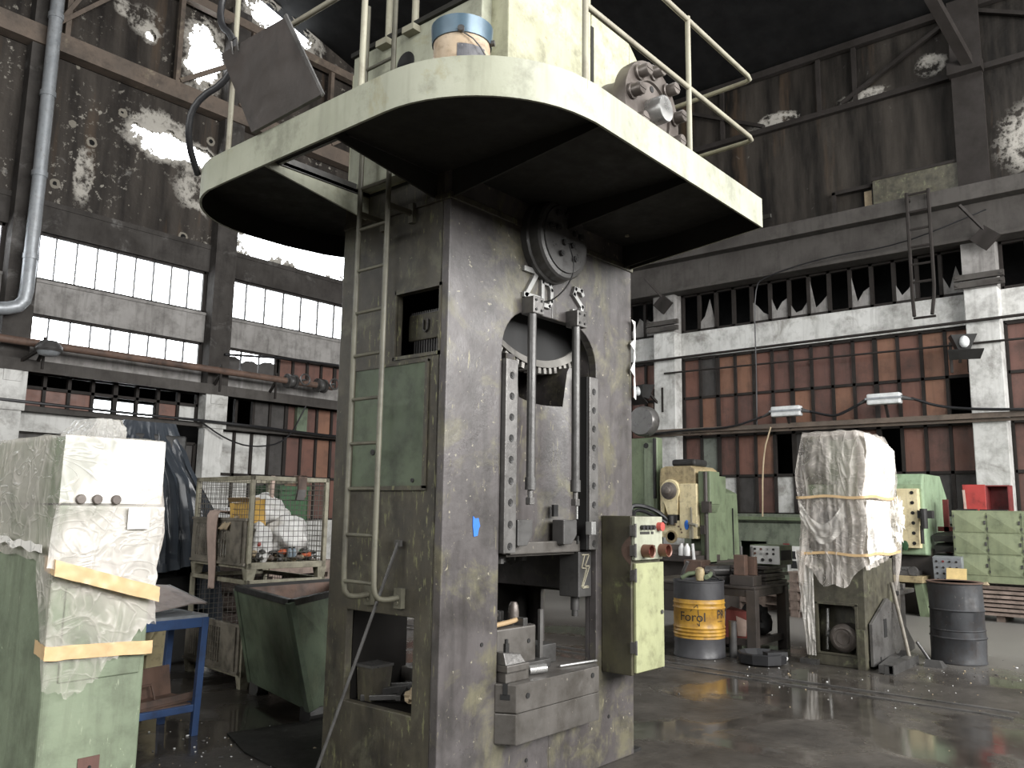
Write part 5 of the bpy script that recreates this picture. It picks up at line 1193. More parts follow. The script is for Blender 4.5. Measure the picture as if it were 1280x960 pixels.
# ------------------------------------------------------------------ right side: drum, bench, wrapped machine, presses, lockers
def drum_body(r=.29, h=.87):
    return [(r - .015, .0), (r, .005), (r, .02), (r - .006, .03), (r - .006, .27), (r + .006, .285), (r - .006, .30), (r - .006, .36), (r + .002, .37), (r - .006, .38), (r - .006, .58), (r + .006, .595), (r - .006, .61), (r - .006, h - .02), (r + .003, h - .012), (r + .003, h), (r - .012, h), (r - .012, h - .02), (.001, h - .02)]
t = thing('oil_drum', 'yellow oil drum with black bands standing beside the control cabinet', 'drum', (9.21, 4.86, 0))
pr = [(.285, .0), (.3, .005), (.3, .02), (.294, .03), (.294, .21), (.296, .22)]
MB().lathe([(.001, .004)] + pr, n=40).build('lower_band', 'drum_black', t, smooth=40)
pm = [(.294, .215), (.294, .235)] + [(.294 + (.009 if k % 2 else -.002), .24 + .02 * k) for k in range(7)] + [(.294, .40), (.294, .545), (.306, .56), (.294, .575), (.294, .60), (.302, .615), (.294, .63), (.294, .66)]
MB().lathe(pm, n=40).build('yellow_band', 'drum_yellow', t, smooth=40)
MB().lathe([(.294, .66), (.294, .85), (.303, .855), (.303, .87), (.285, .87), (.285, .85), (.001, .848)], n=40).build('upper_band', 'drum_black', t, smooth=40)
def on_drum(vs, fs, ang, z, r, s=1.0):
    b = MB(); out = []
    for p in vs:
        a = ang + p.x * s / r; out.append(Vector((math.cos(a) * (r + p.z), math.sin(a) * (r + p.z), z + p.y)))
    return b.add(out, fs)
to_cam = math.atan2(-4.86, -9.21)
vs, fs = text_mesh('Forol', .145, .0015); on_drum(vs, fs, to_cam - .27, .465, .2955).build('lettering', 'ink', t, label='dark lettering')
vs, fs = text_mesh('PR', .13, .0015); on_drum(vs, fs, to_cam + .98, .49, .2955).build('lettering', 'ink', t, label='dark lettering cut off by the edge')
b = MB()
for (p, q) in (((-.34, .53), (-.06, .61)), ((-.06, .61), (-.02, .50)), ((-.02, .50), (.09, .43)), ((.09, .43), (.01, .42)), ((.01, .42), (.01, .37)), ((.01, .37), (-.08, .40)), ((.78, .545), (1.05, .545)), ((.78, .42), (1.05, .42))):
    n = 6; pts = [(p[0] + (q[0] - p[0]) * k / n, p[1] + (q[1] - p[1]) * k / n) for k in range(n + 1)]
    b.tube([(math.cos(to_cam + a) * .2962, math.sin(to_cam + a) * .2962, z) for a, z in pts], .0035, 4)
b.build('emblem', 'ink', t)
# things on the drum
def cable_piece(): pass
t = thing('oil_can', 'pale brass oil funnel standing on the yellow drum', 'funnel', (9.02, 4.74, .87))
MB().lathe([(.03, 0), (.045, .01), (.055, .10), (.048, .14), (.02, .16)], n=16).build('body', 'cream_dirty', t, smooth=40); MB().tube([(0, 0, .1), (-.05, .12, .08), (-.06, .2, .03)], .025, 8).build('neck', 'mid_green', t, smooth=60)
t = thing('torch_handle', 'grey-green pipe fitting lying on the yellow drum', 'fitting', (9.2, 4.72, .89), .6)
MB().tube([(-.18, .05, .03), (0, 0, .03), (.16, -.05, .05)], .03, 8).build('pipe', 'mid_green', t, smooth=60); MB().cyl((.12, -.05, .04), (.22, -.06, .05), .045, 10).build('collar', 'grey_steel', t, smooth=40)
tag(MB().tube([(9.15, 5.06, .87), (9.12, 4.99, 1.0), (9.1, 4.94, 1.08)], .02, 8).build('steel_pin', 'grey_steel', smooth=60), 'upright steel pin at the left side of the yellow drum lid', 'pin')
tag(MB().tube([(9.2, 5.04, .885), (9.1, 4.98, .92), (9.05, 4.9, .9), (9.1, 4.82, .95), (9.2, 4.78, .98), (9.32, 4.72, .92), (9.4, 4.7, .885)], .014, 6, smooth=2).build('hose', 'black_steel', smooth=60), 'short dark hose coiled on the yellow drum', 'hose')
# bench
t = thing('workbench', 'dark heavy steel workbench right of the yellow drum', 'bench', (9.9, 4.9, 0))
def wb(mb, n, m, parent=None, **k): return mb.build(n, m, parent or t, world=True, **k)
wb(MB().box(9.52, 10.55, 4.30, 5.9, .77, .80).box(9.53, 10.54, 4.31, 4.35, .68, .77).box(9.535, 9.57, 4.352, 5.89, .68, .77), 'top', 'bench_steel', bevel=.005)
for (x, y) in ((9.57, 4.36), (10.45, 4.36), (9.57, 5.8), (10.45, 5.8)): wb(MB().box(x - .056, x + .05, y - .07, y + .05, 0, .765), 'leg', 'bench_steel', bevel=.006)
wb(MB().box(9.56, 10.45, 4.33, 4.40, .12, .19).box(9.54, 9.6, 4.4, 5.8, .12, .19), 'stretcher', 'bench_steel')
wb(MB().box(9.6, 10.4, 4.5, 5.8, .15, .17), 'lower_shelf', 'bench_steel')
def item(name, label, cat, mb, mat, group=None, **k): return tag(mb.build(name, mat, **k), label, cat, group)
t = thing('steel_stack', 'stack of dark steel plates on the workbench under the control box', 'plates', (10.3, 4.75, .80))
for k, (a, c) in enumerate(((.34, .40), (.33, .38), (.36, .41), (.3, .36), (.34, .39))): MB().box(-a, a * .9, -c, c * .9, k * .045, k * .045 + .035).build('plate', 'bench_steel', t)
t = thing('control_box', 'control box with a cream front full of dials on the workbench', 'box', (10.15, 4.28, 1.03))
t.rotation_euler = (0, 0, math.radians(0))
MB().box(-.02, .36, -.05, .34, 0, .24).build('case', 'mid_green', t, bevel=.006)
MB().box(-.03, -.018, -.045, .335, .01, .23).build('front_plate', 'white_paint', t, bevel=.003)
for r_ in range(3):
    for c in range(4 if r_ < 2 else 3):
        mt = ['ink', 'copper_lamp', 'bright_steel', 'ink'][(c + r_) % 4] if r_ < 2 else 'ink'
        rad = .014 if r_ < 2 else .02
        MB().cyl((-.045, .27 - (.08 if r_ < 2 else .1) * c, .19 - .055 * r_ - (.02 if r_ == 2 else 0)), (-.03, .27 - (.08 if r_ < 2 else .1) * c, .19 - .055 * r_ - (.02 if r_ == 2 else 0)), rad, 12).build('dial', mt, t, smooth=40)
MB().box(-.01, .3, -.06, -.05, .06, .18).build('vent', 'black', t)
t = thing('angle_block', 'upright rusty angle block at the front corner of the workbench', 'block', (9.68, 4.48, .80))
MB().box(-.1, .14, -.14, .16, 0, .12).build('base', 'bench_steel', t, bevel=.006); MB().box(-.07, .03, -.02, .12, .12, .36).box(.05, .12, -.1, .0, .12, .34).build('upright', 'rusty_steel', t, bevel=.006)
for (x, y) in ((.0, .05), (.08, -.05)): MB().cyl((x, y, .34), (x, y, .46), .018, 8).build('stud', 'grey_steel', t, smooth=50)
item('roller', 'grey steel roller lying on the workbench left of the angle block', 'roller', MB().cyl((9.72, 5.02, .94), (9.78, 4.72, .96), .06, 16).cyl((9.70, 5.06, .94), (9.8, 4.68, .96), .02, 8).box(9.65, 9.85, 4.75, 5.0, .8, .89), 'grey_steel', smooth=40)
item('steel_block', 'rusty square steel block on the workbench behind the yellow drum', 'block', MB().box(9.75, 10.0, 5.1, 5.35, .8, 1.06).box(9.75, 9.95, 4.95, 5.1, .8, 1.0), 'rusty_steel', bevel=.008)
item('dark_block', 'low dark block on the workbench beside the roller', 'block', MB().box(9.6, 9.72, 4.78, 5.3, .8, .86), 'black_steel', bevel=.006)
item('white_spray_can', 'slim white tube standing on the workbench behind the rusty block', 'tube', MB().cyl((9.9, 5.28, 1.06), (9.9, 5.3, 1.26), .02, 10), 'paper_white', smooth=50)
t = thing('cardboard_box', 'crumpled red-brown box under the workbench', 'box', (9.95, 4.72, .17), .3)
MB().hexa([(-.2, -.13, 0), (.18, -.13, 0), (.18, .14, 0), (-.2, .14, 0)], [(-.14, -.12, .30), (.12, -.15, .27), (.14, .10, .33), (-.15, .12, .32)]).build('box', 'cardboard_red', t)
MB().hexa([(-.21, -.12, .02), (-.205, -.02, .02), (-.20, -.02, .02), (-.205, -.12, .02)], [(-.165, -.13, .2), (-.16, .0, .25), (-.155, .0, .25), (-.16, -.13, .2)]).build('pale_print', 'rag_pink', t)
item('black_bag', 'black bag of rags at the back of the bench shelf, right of the red-brown box', 'bag', MB().blob((10.22, 4.62, .33), (.22, .2, .2), .5, 3, 4, 3), 'black', smooth=40)
item('floor_tray', 'dark square steel beam lying under the workbench, near the drum', 'beam', MB().box(9.5, 10.6, 4.98, 5.1, .02, .1), 'bench_steel')
t = thing('steel_stub', 'short dark steel post standing on the floor between drum and bench leg', 'post', (9.38, 4.52, 0))
MB().cyl((0, 0, 0), (0, 0, .40), .045, 14).build('tube', 'dark_steel', t, smooth=40); MB().cyl((0, 0, .40), (0, 0, .41), .05, 14).build('cap', 'bench_steel', t)
t = thing('oil_pan', 'black rubber tray lying on the floor in front of the bench leg', 'tray', (9.22, 4.1, 0), -.6)
MB().lathe([(.2, 0), (.26, .02), (.27, .12), (.25, .13), (.2, .07), (.001, .06)], n=10).build('tray', 'rubber', t); MB().box(-.05, .2, -.2, -.1, .1, .15).build('lip', 'rubber', t)
# wrapped machine
t = thing('wrapped_machine', 'tall dirty machine wrapped in clear plastic film, standing on the open floor at right', 'machine', (10.3, 3.45, 0))
x0, x1, y0, y1 = 9.67, 10.75, 3.10, 3.75
b = MB()
b.prism(rect(y0, y1, 0, 1.15), YZ, x0, x0 + .04, holes=[[(3.21, .14), (3.62, .14), (3.62, .63), (3.60, .66), (3.25, .66), (3.21, .62)]])
b.box(x0 + .04, x1, y0, y0 + .04, 0, 1.2).box(x0 + .04, x1, y1 - .04, y1, 0, 1.2).box(x1 - .04, x1, y0, y1, 0, 1.2).box(x0 + .04, x1, y0, y1, .02, .1).box(x0 + .3, x0 + .32, y0, y1, .1, 1.15)
b.box(x0, x1, y0, y1, 1.15, 1.2)
wb(b, 'base', 'oily_machine', bevel=.008)
wb(MB().box(9.66, 9.67, 3.19, 3.64, .12, .14).box(9.655, 9.67, 3.18, 3.21, .12, .68).box(9.655, 9.67, 3.62, 3.65, .12, .68).box(9.655, 9.67, 3.18, 3.65, .66, .69), 'opening_frame', 'oily_machine', bevel=.003)
b = MB(); b.lathe([(.02, 9.72), (.07, 9.715), (.075, 9.72), (.10, 9.72), (.105, 9.71), (.13, 9.715), (.155, 9.74), (.16, 9.80), (.15, 9.95)], (0, 3.37, .30), 28, 'x'); wb(b, 'motor', 'shaft_steel', smooth=40)
wb(MB().cyl((9.82, 3.58, .15), (9.84, 3.57, .60), .018, 8).cyl((9.8, 3.56, .3), (9.86, 3.58, .36), .03, 8), 'pipe', 'bright_steel', smooth=50)
b = MB(); b.box(x0 + .05, x1 + .1, y0 - .0, y1, 1.2, 2.0).box(x0 + .02, x1 + .12, y0 + .01, y1 - .01, 1.75, 2.56)
wb(b, 'head', 'oily_machine', bevel=.03)
wb(MB().box(9.66, 9.68, 3.25, 3.6, 1.3, 1.7), 'recess', 'black')
wb(MB().box(9.685, 9.72, 3.12, 3.45, 2.0, 2.50).box(9.68, 9.72, 3.12, 3.7, 1.86, 2.0), 'front_cover', 'mid_green', bevel=.02)
b = MB(); b.prism([(9.72, .03), (10.85, .03), (11.3, .05), (11.3, .12), (10.6, .62), (10.3, .72), (9.72, .48)], XZ, 3.05, 3.085); wb(b, 'side_plate', 'grey_steel', bevel=.004)
wb(MB().box(10.12, 10.22, 3.045, 3.055, .30, .50).box(9.95, 9.98, 3.045, 3.055, .07, .11), 'slot', 'black')
wb(MB().box(10.8, 11.35, 3.15, 3.6, 0, .72).box(10.75, 11.4, 3.05, 3.62, .72, .77), 'rear_table', 'dark_steel', bevel=.006)
wb(MB().box(10.85, 11.03, 3.1, 3.25, .77, .80).cyl((11.0, 3.2, .78), (11.0, 3.2, .9), .02, 8), 'clamp', 'grey_steel'); wb(MB().box(11.1, 11.2, 3.1, 3.2, .77, .83), 'clamp', 'grey_steel')
wb(MB().box(9.6, 9.67, 3.10, 3.18, .0, .42), 'left_flange', 'oily_machine')
wb(MB().box(9.6, 11.1, 3.62, 3.82, 0, .05).beam((9.55, 2.9, .05), (10.5, 3.02, .05), .1, .08), 'floor_rail', 'dark_steel')
def mz(u, w, z):
    x, y, nx, ny = rrect(u, x0, x1, y0, y1)
    if nx < -.5: low = .86 + .35 * abs((y - 3.40) / .33) ** 2 + .03 * math.sin(y * 30) - (.75 if y > 3.68 else 0) * ((y - 3.68) / .07)
    elif ny < -.5: low = 1.05 + .18 * (x - x0) + .04 * noise.noise(Vector((x * 8, 0, 3)))
    else: low = .9
    if nx > .5 or ny > .5: low = .55
    top = 2.60
    return top + (low - top) * w
m_ = wrap([(2.6, x0 + .02, x1 + .0, y0 + .02, y1 - .02), (2.52, x0 - .03, x1 + .06, y0 - .06, y1 + .02), (2.2, x0 - .05, x1 + .08, y0 - .08, y1 + .05), (1.9, x0 - .03, x1 + .05, y0 - .05, y1 + .03), (1.82, x0 - .015, x1 + .12, y0 - .02, y1 + .01),
           (1.6, x0 - .05, x1 + .15, y0 - .07, y1 + .02), (1.3, x0 - .05, x1 + .1, y0 - .06, y1 + .04), (1.2, x0 - .02, x1 + .03, y0 - .02, y1 + .02), (.9, x0 - .06, x1, y0 - .06, y1 + .05)], n=200, nv=110, amp=.007, fold=.03, ffreq=5, seed=21, zfn=mz, pleat=.03)
wb(m_, 'plastic_film', 'film_clear', smooth=70, recalc=False)
wb(MB().grid(40, 24, lambda u, w: Vector((x0 + 1.06 * u, y0 + .01 + .62 * w, 2.605 + .025 * noise.noise(Vector((u * 8, w * 5, 2)))))), 'film_top', 'film_clear', smooth=70, recalc=False)
m_ = MB()
m_.grid(60, 60, lambda u, w: Vector((x0 - .03 + 1.10 * u, y0 - .09 - .03 * noise.noise(Vector((u * 6, w * 2, 31))) - .008 * crease(Vector((u * 1.2, .2, w * .7)), 31) + .06 * w * w, 2.57 - .15 * u * u - (.72 - .05 * u) * w)))
m_.grid(60, 50, lambda u, w: Vector((x0 - .02 + .98 * u, y0 - .07 - .03 * noise.noise(Vector((u * 7, w * 3, 41))) - .010 * crease(Vector((u, .3, w * .7)), 41), 1.82 - (.70 - .12 * u) * w)))
wb(m_, 'film_side', 'film_dense', smooth=70, recalc=False)
m_ = MB(); m_.grid(40, 50, lambda u, w: Vector((x0 - .09 - .04 * noise.noise(Vector((u * 6, w * 3, 51))), y0 + .15 + .5 * u + .0 * w, 1.80 - .25 * math.sin(PI * u) - .28 * w * (1 - .4 * u))))
m_.grid(24, 60, lambda u, w: Vector((x0 - .07 - .03 * noise.noise(Vector((u * 6, w * 4, 61))), y1 - .12 + .20 * u * (1 - .5 * w), 1.25 - 1.15 * w)))
wb(m_, 'film_swag', 'film_milky', smooth=70, recalc=False)
wb(MB().blob((10.60, 2.99, 1.62), (.10, .07, .22), .8, 5, 7, 4), 'film_tuft', 'film_dense', smooth=40)
for z in (1.84, 1.21):
    b = MB(); b.grid(120, 3, lambda u, w: Vector((lambda P_: (P_[0] + P_[2] * .03, P_[1] + P_[3] * .045, z + .03 * w + .01 * math.sin(u * 31)))(rrect(u, x0 - .04, x1 + .05, y0 - .05, y1 + .03))), closed=True); wb(b, 'tape_band', 'tape', smooth=70, recalc=False)
t = thing('leaning_bar', 'thin grey steel bar leaning against the right side of the wrapped machine', 'bar', (10.33, 2.84, 0))
MB().tube([(0, 0, .01), (.19, .22, .88)], .022, 8).build('bar', 'cage_panel', t, smooth=60); MB().box(-.06, .05, -.05, .05, 0, .02).build('foot', 'grey_steel', t)
item('square_tube', 'dark square steel tube lying on the floor in front of the wrapped machine', 'tube', MB().prism(rect(2.80, 2.90, .0, .10), YZ, 9.55, 10.5, holes=[rect(2.81, 2.89, .01, .09)]), 'dark_steel')
item('wedge', 'bent dark plate on the floor right of the wrapped machine', 'plate', MB().hexa([(10.1, 2.9, 0), (10.6, 2.85, 0), (10.6, 3.0, 0), (10.1, 3.0, 0)], [(10.2, 2.95, .05), (10.5, 2.9, .13), (10.5, 2.99, .13), (10.2, 2.99, .05)]), 'black_steel')
t = thing('hand_shovel', 'small dark shovel head lying on the floor beside the dark drum', 'shovel', (10.45, 2.62, 0))
MB().hexa([(-.1, -.1, 0), (.1, -.1, 0), (.1, .1, 0), (-.1, .1, 0)], [(-.06, -.06, .08), (.07, -.06, .06), (.07, .08, .06), (-.06, .08, .08)]).build('blade', 'dark_steel', t); MB().tube([(-.03, .05, .07), (-.08, .16, .26)], .016, 8).build('handle', 'dark_steel', t, smooth=60)
# dark drum
t = thing('steel_drum', 'dented dark drum with a rusty rim standing alone on the wet floor at right', 'drum', (11.0, 2.50, 0))
b = MB(); n = 64; pr = drum_body(.295, .90)[:-2]
b.lathe(pr, n=n)
for v in b.v:
    a = math.atan2(v.y, v.x); d = .03 * noise.noise(Vector((v.x * 3.2, v.y * 3.2, v.z * 3 + 2))) + .012 * noise.noise(Vector((v.x * 9, v.y * 9, v.z * 7)))
    f_ = 1 + d * (1.2 if .03 < v.z < .87 else .2) / .3; v.x *= f_; v.y *= f_
b.build('body', 'drum_dark', t, smooth=35)
MB().lathe([(.25, .895), (.30, .893), (.303, .905), (.285, .91), (.25, .90)], n=40).build('rim', 'rusty_steel', t, smooth=40, label='rusty orange-brown rim')
MB().lathe([(.001, .8), (.28, .8)], n=40).build('lid', 'rusty_steel', t)
# yellow press with the green column
t = thing('eccentric_press', 'cream-yellow eccentric press with a green column, behind the yellow drum', 'press', (13.6, 7.0, 0))
cr = MB(); cr.box(13.05, 13.25, 7.52, 7.60, 1.33, 2.14).box(13.0, 13.22, 6.87, 7.20, 1.22, 2.15).box(13.012, 13.5, 6.88, 7.64, 1.225, 1.52)
wb(cr, 'ram_frame', 'cream', bevel=.012)
wb(MB().box(13.12, 13.9, 6.96, 7.65, 1.53, 2.35), 'inner_body', 'cream_dirty', bevel=.02)
hd = wb(MB().prism([(6.92, 2.1), (7.62, 2.1), (7.6, 2.42), (7.5, 2.46), (7.0, 2.46), (6.92, 2.40)], YZ, 13.05, 13.9), 'head', 'cream_dirty', bevel=.02)
wb(MB().box(13.1, 13.6, 6.95, 7.4, 2.46, 2.58), 'motor_cover', 'black_steel', bevel=.04)
cn = MB(); cn.lathe([(.19, 13.1), (.20, 13.02), (.185, 12.98), (.15, 12.98)], (0, 7.38, 2.03), 28, 'x'); cn.hexa([(12.99, 7.24, 1.62), (12.99, 7.42, 1.62), (13.1, 7.42, 1.62), (13.1, 7.24, 1.62)], [(12.99, 7.22, 1.95), (12.99, 7.54, 1.95), (13.1, 7.54, 1.95), (13.1, 7.22, 1.95)])
con = wb(cn, 'connecting_rod', 'cream', smooth=35)
wb(MB().lathe([(.15, 12.99), (.15, 12.95), (.11, 12.94), (.11, 12.91), (.07, 12.90), (.06, 12.86), (.03, 12.85)], (0, 7.38, 2.03), 24, 'x'), 'crank_disc', 'shaft_steel', parent=con, smooth=35)
wb(MB().box(12.98, 13.1, 7.25, 7.42, 1.48, 1.62).cyl((12.95, 7.33, 1.45), (12.95, 7.33, 1.6), .05, 12), 'screw_joint', 'black_steel')
b = MB(); b.lathe([(.07, 12.985), (.11, 12.985), (.11, 13.01), (.07, 13.01)], (0, 7.36, 1.24), 20, 'x'); wb(b, 'clamp_ring', 'cream_dirty', smooth=40)
wb(MB().cyl((12.985, 7.36, 1.25), (13.02, 7.36, 1.25), .075, 20), 'shank_hole', 'black')
wb(MB().blob((12.995, 7.06, 1.45), (.006, .045, .085), 0), 'blue_mark', 'blue_sticker', smooth=60, label='blue paint mark')
b = MB()
for k in range(9):
    a = PI * k / 8; b.cyl((12.99, 7.36 + .2 * math.cos(a), 1.32 + .14 * math.sin(a)), (13.0, 7.36 + .2 * math.cos(a), 1.32 + .14 * math.sin(a)), .016, 6)
wb(b, 'bolt', 'rusty_steel')
wb(MB().box(12.97, 13.0, 6.95, 6.975, 1.42, 1.75).cyl((12.9, 6.82, 1.44), (12.97, 7.0, 1.48), .03, 8).box(12.95, 13.0, 6.93, 6.99, 1.22, 1.42), 'stop_rod', 'rail_paint')
b = MB(); b.box(13.05, 13.42, 6.64, 6.86, 1.80, 2.36).hexa([(13.1, 6.70, 1.66), (13.38, 6.70, 1.66), (13.38, 6.86, 1.66), (13.1, 6.86, 1.66)], [(13.05, 6.64, 1.80), (13.42, 6.64, 1.80), (13.42, 6.86, 1.80), (13.05, 6.86, 1.80)]).box(13.1, 13.38, 6.70, 6.86, 0, 1.66).box(13.4, 13.9, 6.76, 7.2, 0, 2.3)
wb(b, 'column', 'mid_green', bevel=.012)
b = MB(); b.hexa([(14.3, 6.95, .0), (14.85, 6.95, 0), (14.85, 7.4, 0), (14.3, 7.4, 0)], [(14.3, 6.98, 2.02), (14.8, 6.98, 2.02), (14.8, 7.4, 2.22), (14.3, 7.4, 2.22)]); wb(b, 'side_cover', 'mid_green', bevel=.012)
wb(MB().box(14.55, 14.58, 6.955, 6.965, .9, 1.75), 'slit', 'black')
wb(MB().cyl((13.05, 6.72, .7), (13.05, 6.72, 2.35), .035, 10).box(13.0, 13.1, 6.64, 6.78, 1.66, 1.85).box(12.98, 13.12, 6.72, 6.8, 1.3, 1.45), 'control_rod', 'bench_steel', smooth=40)
wb(MB().box(13.0, 14.2, 6.7, 7.7, 0, .85).box(12.6, 13.6, 6.75, 7.70, .85, .95), 'bed', 'bench_steel', bevel=.01)
wb(MB().box(12.7, 13.3, 6.85, 7.6, .95, 1.02).box(12.75, 12.95, 7.0, 7.3, 1.02, 1.12), 'bolster', 'shaft_steel', bevel=.006)
for (y, lab) in ((7.42, 'white bottle on the yellow press bed, next to the control cabinet'), (6.98, 'white bottle on the yellow press bed, the left one of the close pair'), (6.88, 'white bottle on the yellow press bed, the right one of the close pair')):
    q = thing('white_bottle', lab, 'bottle', (12.66, y, .95), 0, 'bottles on the yellow press bed')
    MB().lathe([(.045, 0), (.05, .01), (.05, .13), (.03, .17)], n=14).build('body', 'paper_white', q, smooth=40); MB().cyl((0, 0, .17), (0, 0, .2), .022, 10).build('cap', 'bag_white', q, smooth=40)
cable('hose', 'thick black hose arching from the control cabinet towards the yellow press', [(12.72, 7.62, .96), (12.55, 7.72, 1.4), (12.5, 7.9, 1.72), (12.6, 7.8, 1.78), (12.8, 7.55, 1.7), (12.95, 7.4, 1.52)], .04)
cable('hose', 'thin black hose under the thick one beside the yellow press', [(12.68, 7.5, .96), (12.42, 7.68, 1.4), (12.45, 7.8, 1.66), (12.6, 7.7, 1.70), (12.9, 7.4, 1.48)], .03)
# green machine half hidden behind the press
t = thing('green_machine', 'pale green machine column half hidden behind the right edge of the press', 'machine', (13.6, 8.0, 0))
wb(MB().box(13.2, 13.42, 7.75, 8.6, 0, 3.0), 'column', 'mid_green', bevel=.03); wb(MB().box(13.17, 13.2, 7.8, 8.0, 1.5, 2.9), 'cover', 'sage', bevel=.01)
wb(MB().lathe([(.25, 13.1), (.28, 13.15), (.28, 13.3)], (0, 8.02, 3.3), 24, 'x'), 'pulley', 'grey_steel', smooth=40); wb(MB().box(13.15, 13.2, 7.76, 7.8, 1.9, 2.98).cyl((13.16, 7.95, 2.85), (13.19, 7.95, 2.85), .05, 12), 'hinge', 'black_steel')
# low green machine at the wall, pallets, lockers
t = thing('green_counter', 'low green machine housing with a dark opening under the window wall', 'machine', (16.6, 7.0, 0))
b = MB(); b.prism(rect(6.0, 8.3, 0, 1.5), YZ, 16.0, 16.05, holes=[rect(6.95, 7.5, .45, 1.12)]); b.box(16.05, 17.2, 6.0, 6.05, 0, 1.5).box(16.05, 17.2, 8.25, 8.3, 0, 1.5).box(17.15, 17.2, 6.0, 8.3, 0, 1.5).box(16, 17.2, 6, 8.3, 1.48, 1.53); wb(b, 'housing', 'dado_green')
wb(MB().box(15.93, 17.2, 5.95, 8.35, 1.53, 1.60), 'top', 'mid_green', bevel=.01)
wb(MB().box(15.9, 16.0, 6.15, 6.5, .55, 1.05).box(15.88, 15.9, 6.2, 6.42, .6, .8), 'meter_box', 'white_paint'); wb(MB().box(15.87, 15.89, 6.22, 6.42, .82, .96).box(15.87, 15.89, 6.22, 6.42, .64, .78), 'meter_window', 'black')
wb(MB().box(15.86, 15.9, 6.45, 6.56, .85, 1.1), 'red_socket', 'red_dull')
def pallet(loc, rz, label, n=1):
    t = thing('wooden_pallet', label, 'pallet', loc, rz)
    for k in range(n):
        z = k * .145
        for j in range(5): MB().box(-.6, .6, -.4 + .175 * j, -.29 + .175 * j, z + .12, z + .145).build('board', 'planks', t)
        for j in (-.5, 0, .5): MB().box(j - .07, j + .07, -.4, .4, z, z + .12).build('block', 'planks', t)
    return t
pallet((14.55, 6.2, 0), math.radians(80), 'low wooden pallets on the floor behind the workbench, seen between its legs', 2)
pallet((14.0, 4.95, 0), math.radians(80), 'taller stack of wooden pallets left of the wrapped machine', 5)
# mint green press
t = thing('mint_press', 'mint green eccentric press behind the wrapped machine', 'press', (15.9, 4.2, 0))
b = MB(); b.prism([(15.55, 1.0), (16.9, .9), (17.1, 1.3), (17.1, 2.0), (16.7, 2.38), (15.6, 2.38), (15.5, 2.2)], XZ, 3.72, 4.6); wb(b, 'frame', 'mint', bevel=.03)
wb(MB().box(15.42, 15.52, 4.12, 4.6, 1.30, 2.12), 'ram_plate', 'mint', bevel=.01)
rp = wb(MB().box(15.38, 15.52, 3.78, 4.12, 1.12, 2.12).box(15.38, 15.52, 4.12, 4.75, 1.02, 1.30), 'slide', 'cream', bevel=.01)
for k in range(6): wb(MB().cyl((15.37, 3.87 + .0 * k, 2.05 - .17 * k), (15.39, 3.87, 2.05 - .17 * k), .03, 12), 'bolt_hole', 'black', parent=rp)
wb(MB().blob((15.375, 4.02, 1.16), (.006, .06, .085), 0), 'green_mark', 'crate_green', parent=rp, smooth=60, label='green paint mark')
wb(MB().box(15.37, 15.39, 4.2, 4.5, 1.18, 1.25).cyl((15.37, 4.36, 1.03), (15.4, 4.36, 1.03), .09, 16), 'clamp', 'dark_steel', parent=rp)
wb(MB().box(15.3, 15.45, 3.55, 3.78, 1.62, 1.75).cyl((15.3, 3.68, 1.45), (15.3, 3.68, 1.78), .06, 10).cyl((15.3, 3.72, 1.2), (15.3, 3.72, 1.5), .03, 8), 'linkage', 'black_steel')
b = MB(); b.box(15.3, 16.9, 3.75, 4.7, .55, .66); wb(b, 'bed', 'cream_dirty', bevel=.01)
wb(MB().box(15.35, 15.7, 3.85, 4.6, .66, .74).box(15.4, 15.6, 4.0, 4.3, .74, .80).cyl((15.32, 3.9, .74), (15.36, 3.9, .74), .08, 14).box(15.35, 15.6, 4.35, 4.6, .74, .80), 'die', 'grey_steel', bevel=.005)
for (a, c) in ((3.8, 3.72), (4.62, 4.7)): wb(MB().hexa([(15.4, a - .1, 0), (16.8, a - .1, 0), (16.8, a + .05, 0), (15.4, a + .05, 0)], [(15.4, a, .55), (16.8, a, .55), (16.8, a + .12, .55), (15.4, a + .12, .55)]), 'leg', 'mid_green')
wb(MB().box(15.8, 16.9, 3.7, 4.7, 0, 1.1), 'stand', 'bench_steel')
t_mint = t; t_mint.location.y += .20
t = thing('control_desk', 'grey control panel with black buttons left of the lockers', 'panel', (15.55, 3.60, .5))
t.rotation_euler = (0, math.radians(-8), 0)
MB().box(-.05, .1, -.22, .22, 0, .50).build('case', 'galvanised', t, bevel=.006)
for r_ in range(4):
    for c in range(4): MB().cyl((-.065, .16 - .10 * c, .43 - .1 * r_), (-.05, .16 - .10 * c, .43 - .1 * r_), .018, 10).build('button', 'red_dull' if (r_, c) == (0, 1) else 'ink', t)
item('notice_board', 'yellow sheet of card leaning against the grey control panel', 'card', MB().hexa([(15.3, 3.30, .50), (15.3, 3.60, .50), (15.31, 3.60, .50), (15.31, 3.30, .50)], [(15.38, 3.30, .82), (15.38, 3.6, .82), (15.39, 3.6, .82), (15.39, 3.3, .82)]), 'paper_yellow')
item('red_post', 'dull red steel stand behind the lockers, left of the red cupboard', 'stand', MB().box(16.15, 16.23, 3.70, 3.78, 0, 1.95).box(16.15, 16.23, 3.4, 3.88, 1.40, 1.48), 'red_dull')
for k, (y, z) in enumerate(((3.74, .97), (3.71, 1.16), (3.73, 1.33))): item('casting', 'dark casting in the pile between mint press and lockers, ' + ('lowest', 'middle one', 'topmost')[k], 'casting', MB().hexa([(15.75, y - .16, z - .1), (16.0, y - .16, z - .1), (16.0, y + .12, z - .1), (15.75, y + .12, z - .1)], [(15.72, y - .17, z), (16.0, y - .12, z + .08), (16.0, y + .14, z + .05), (15.75, y + .15, z)]), 'black_steel', 'castings beside the mint press')
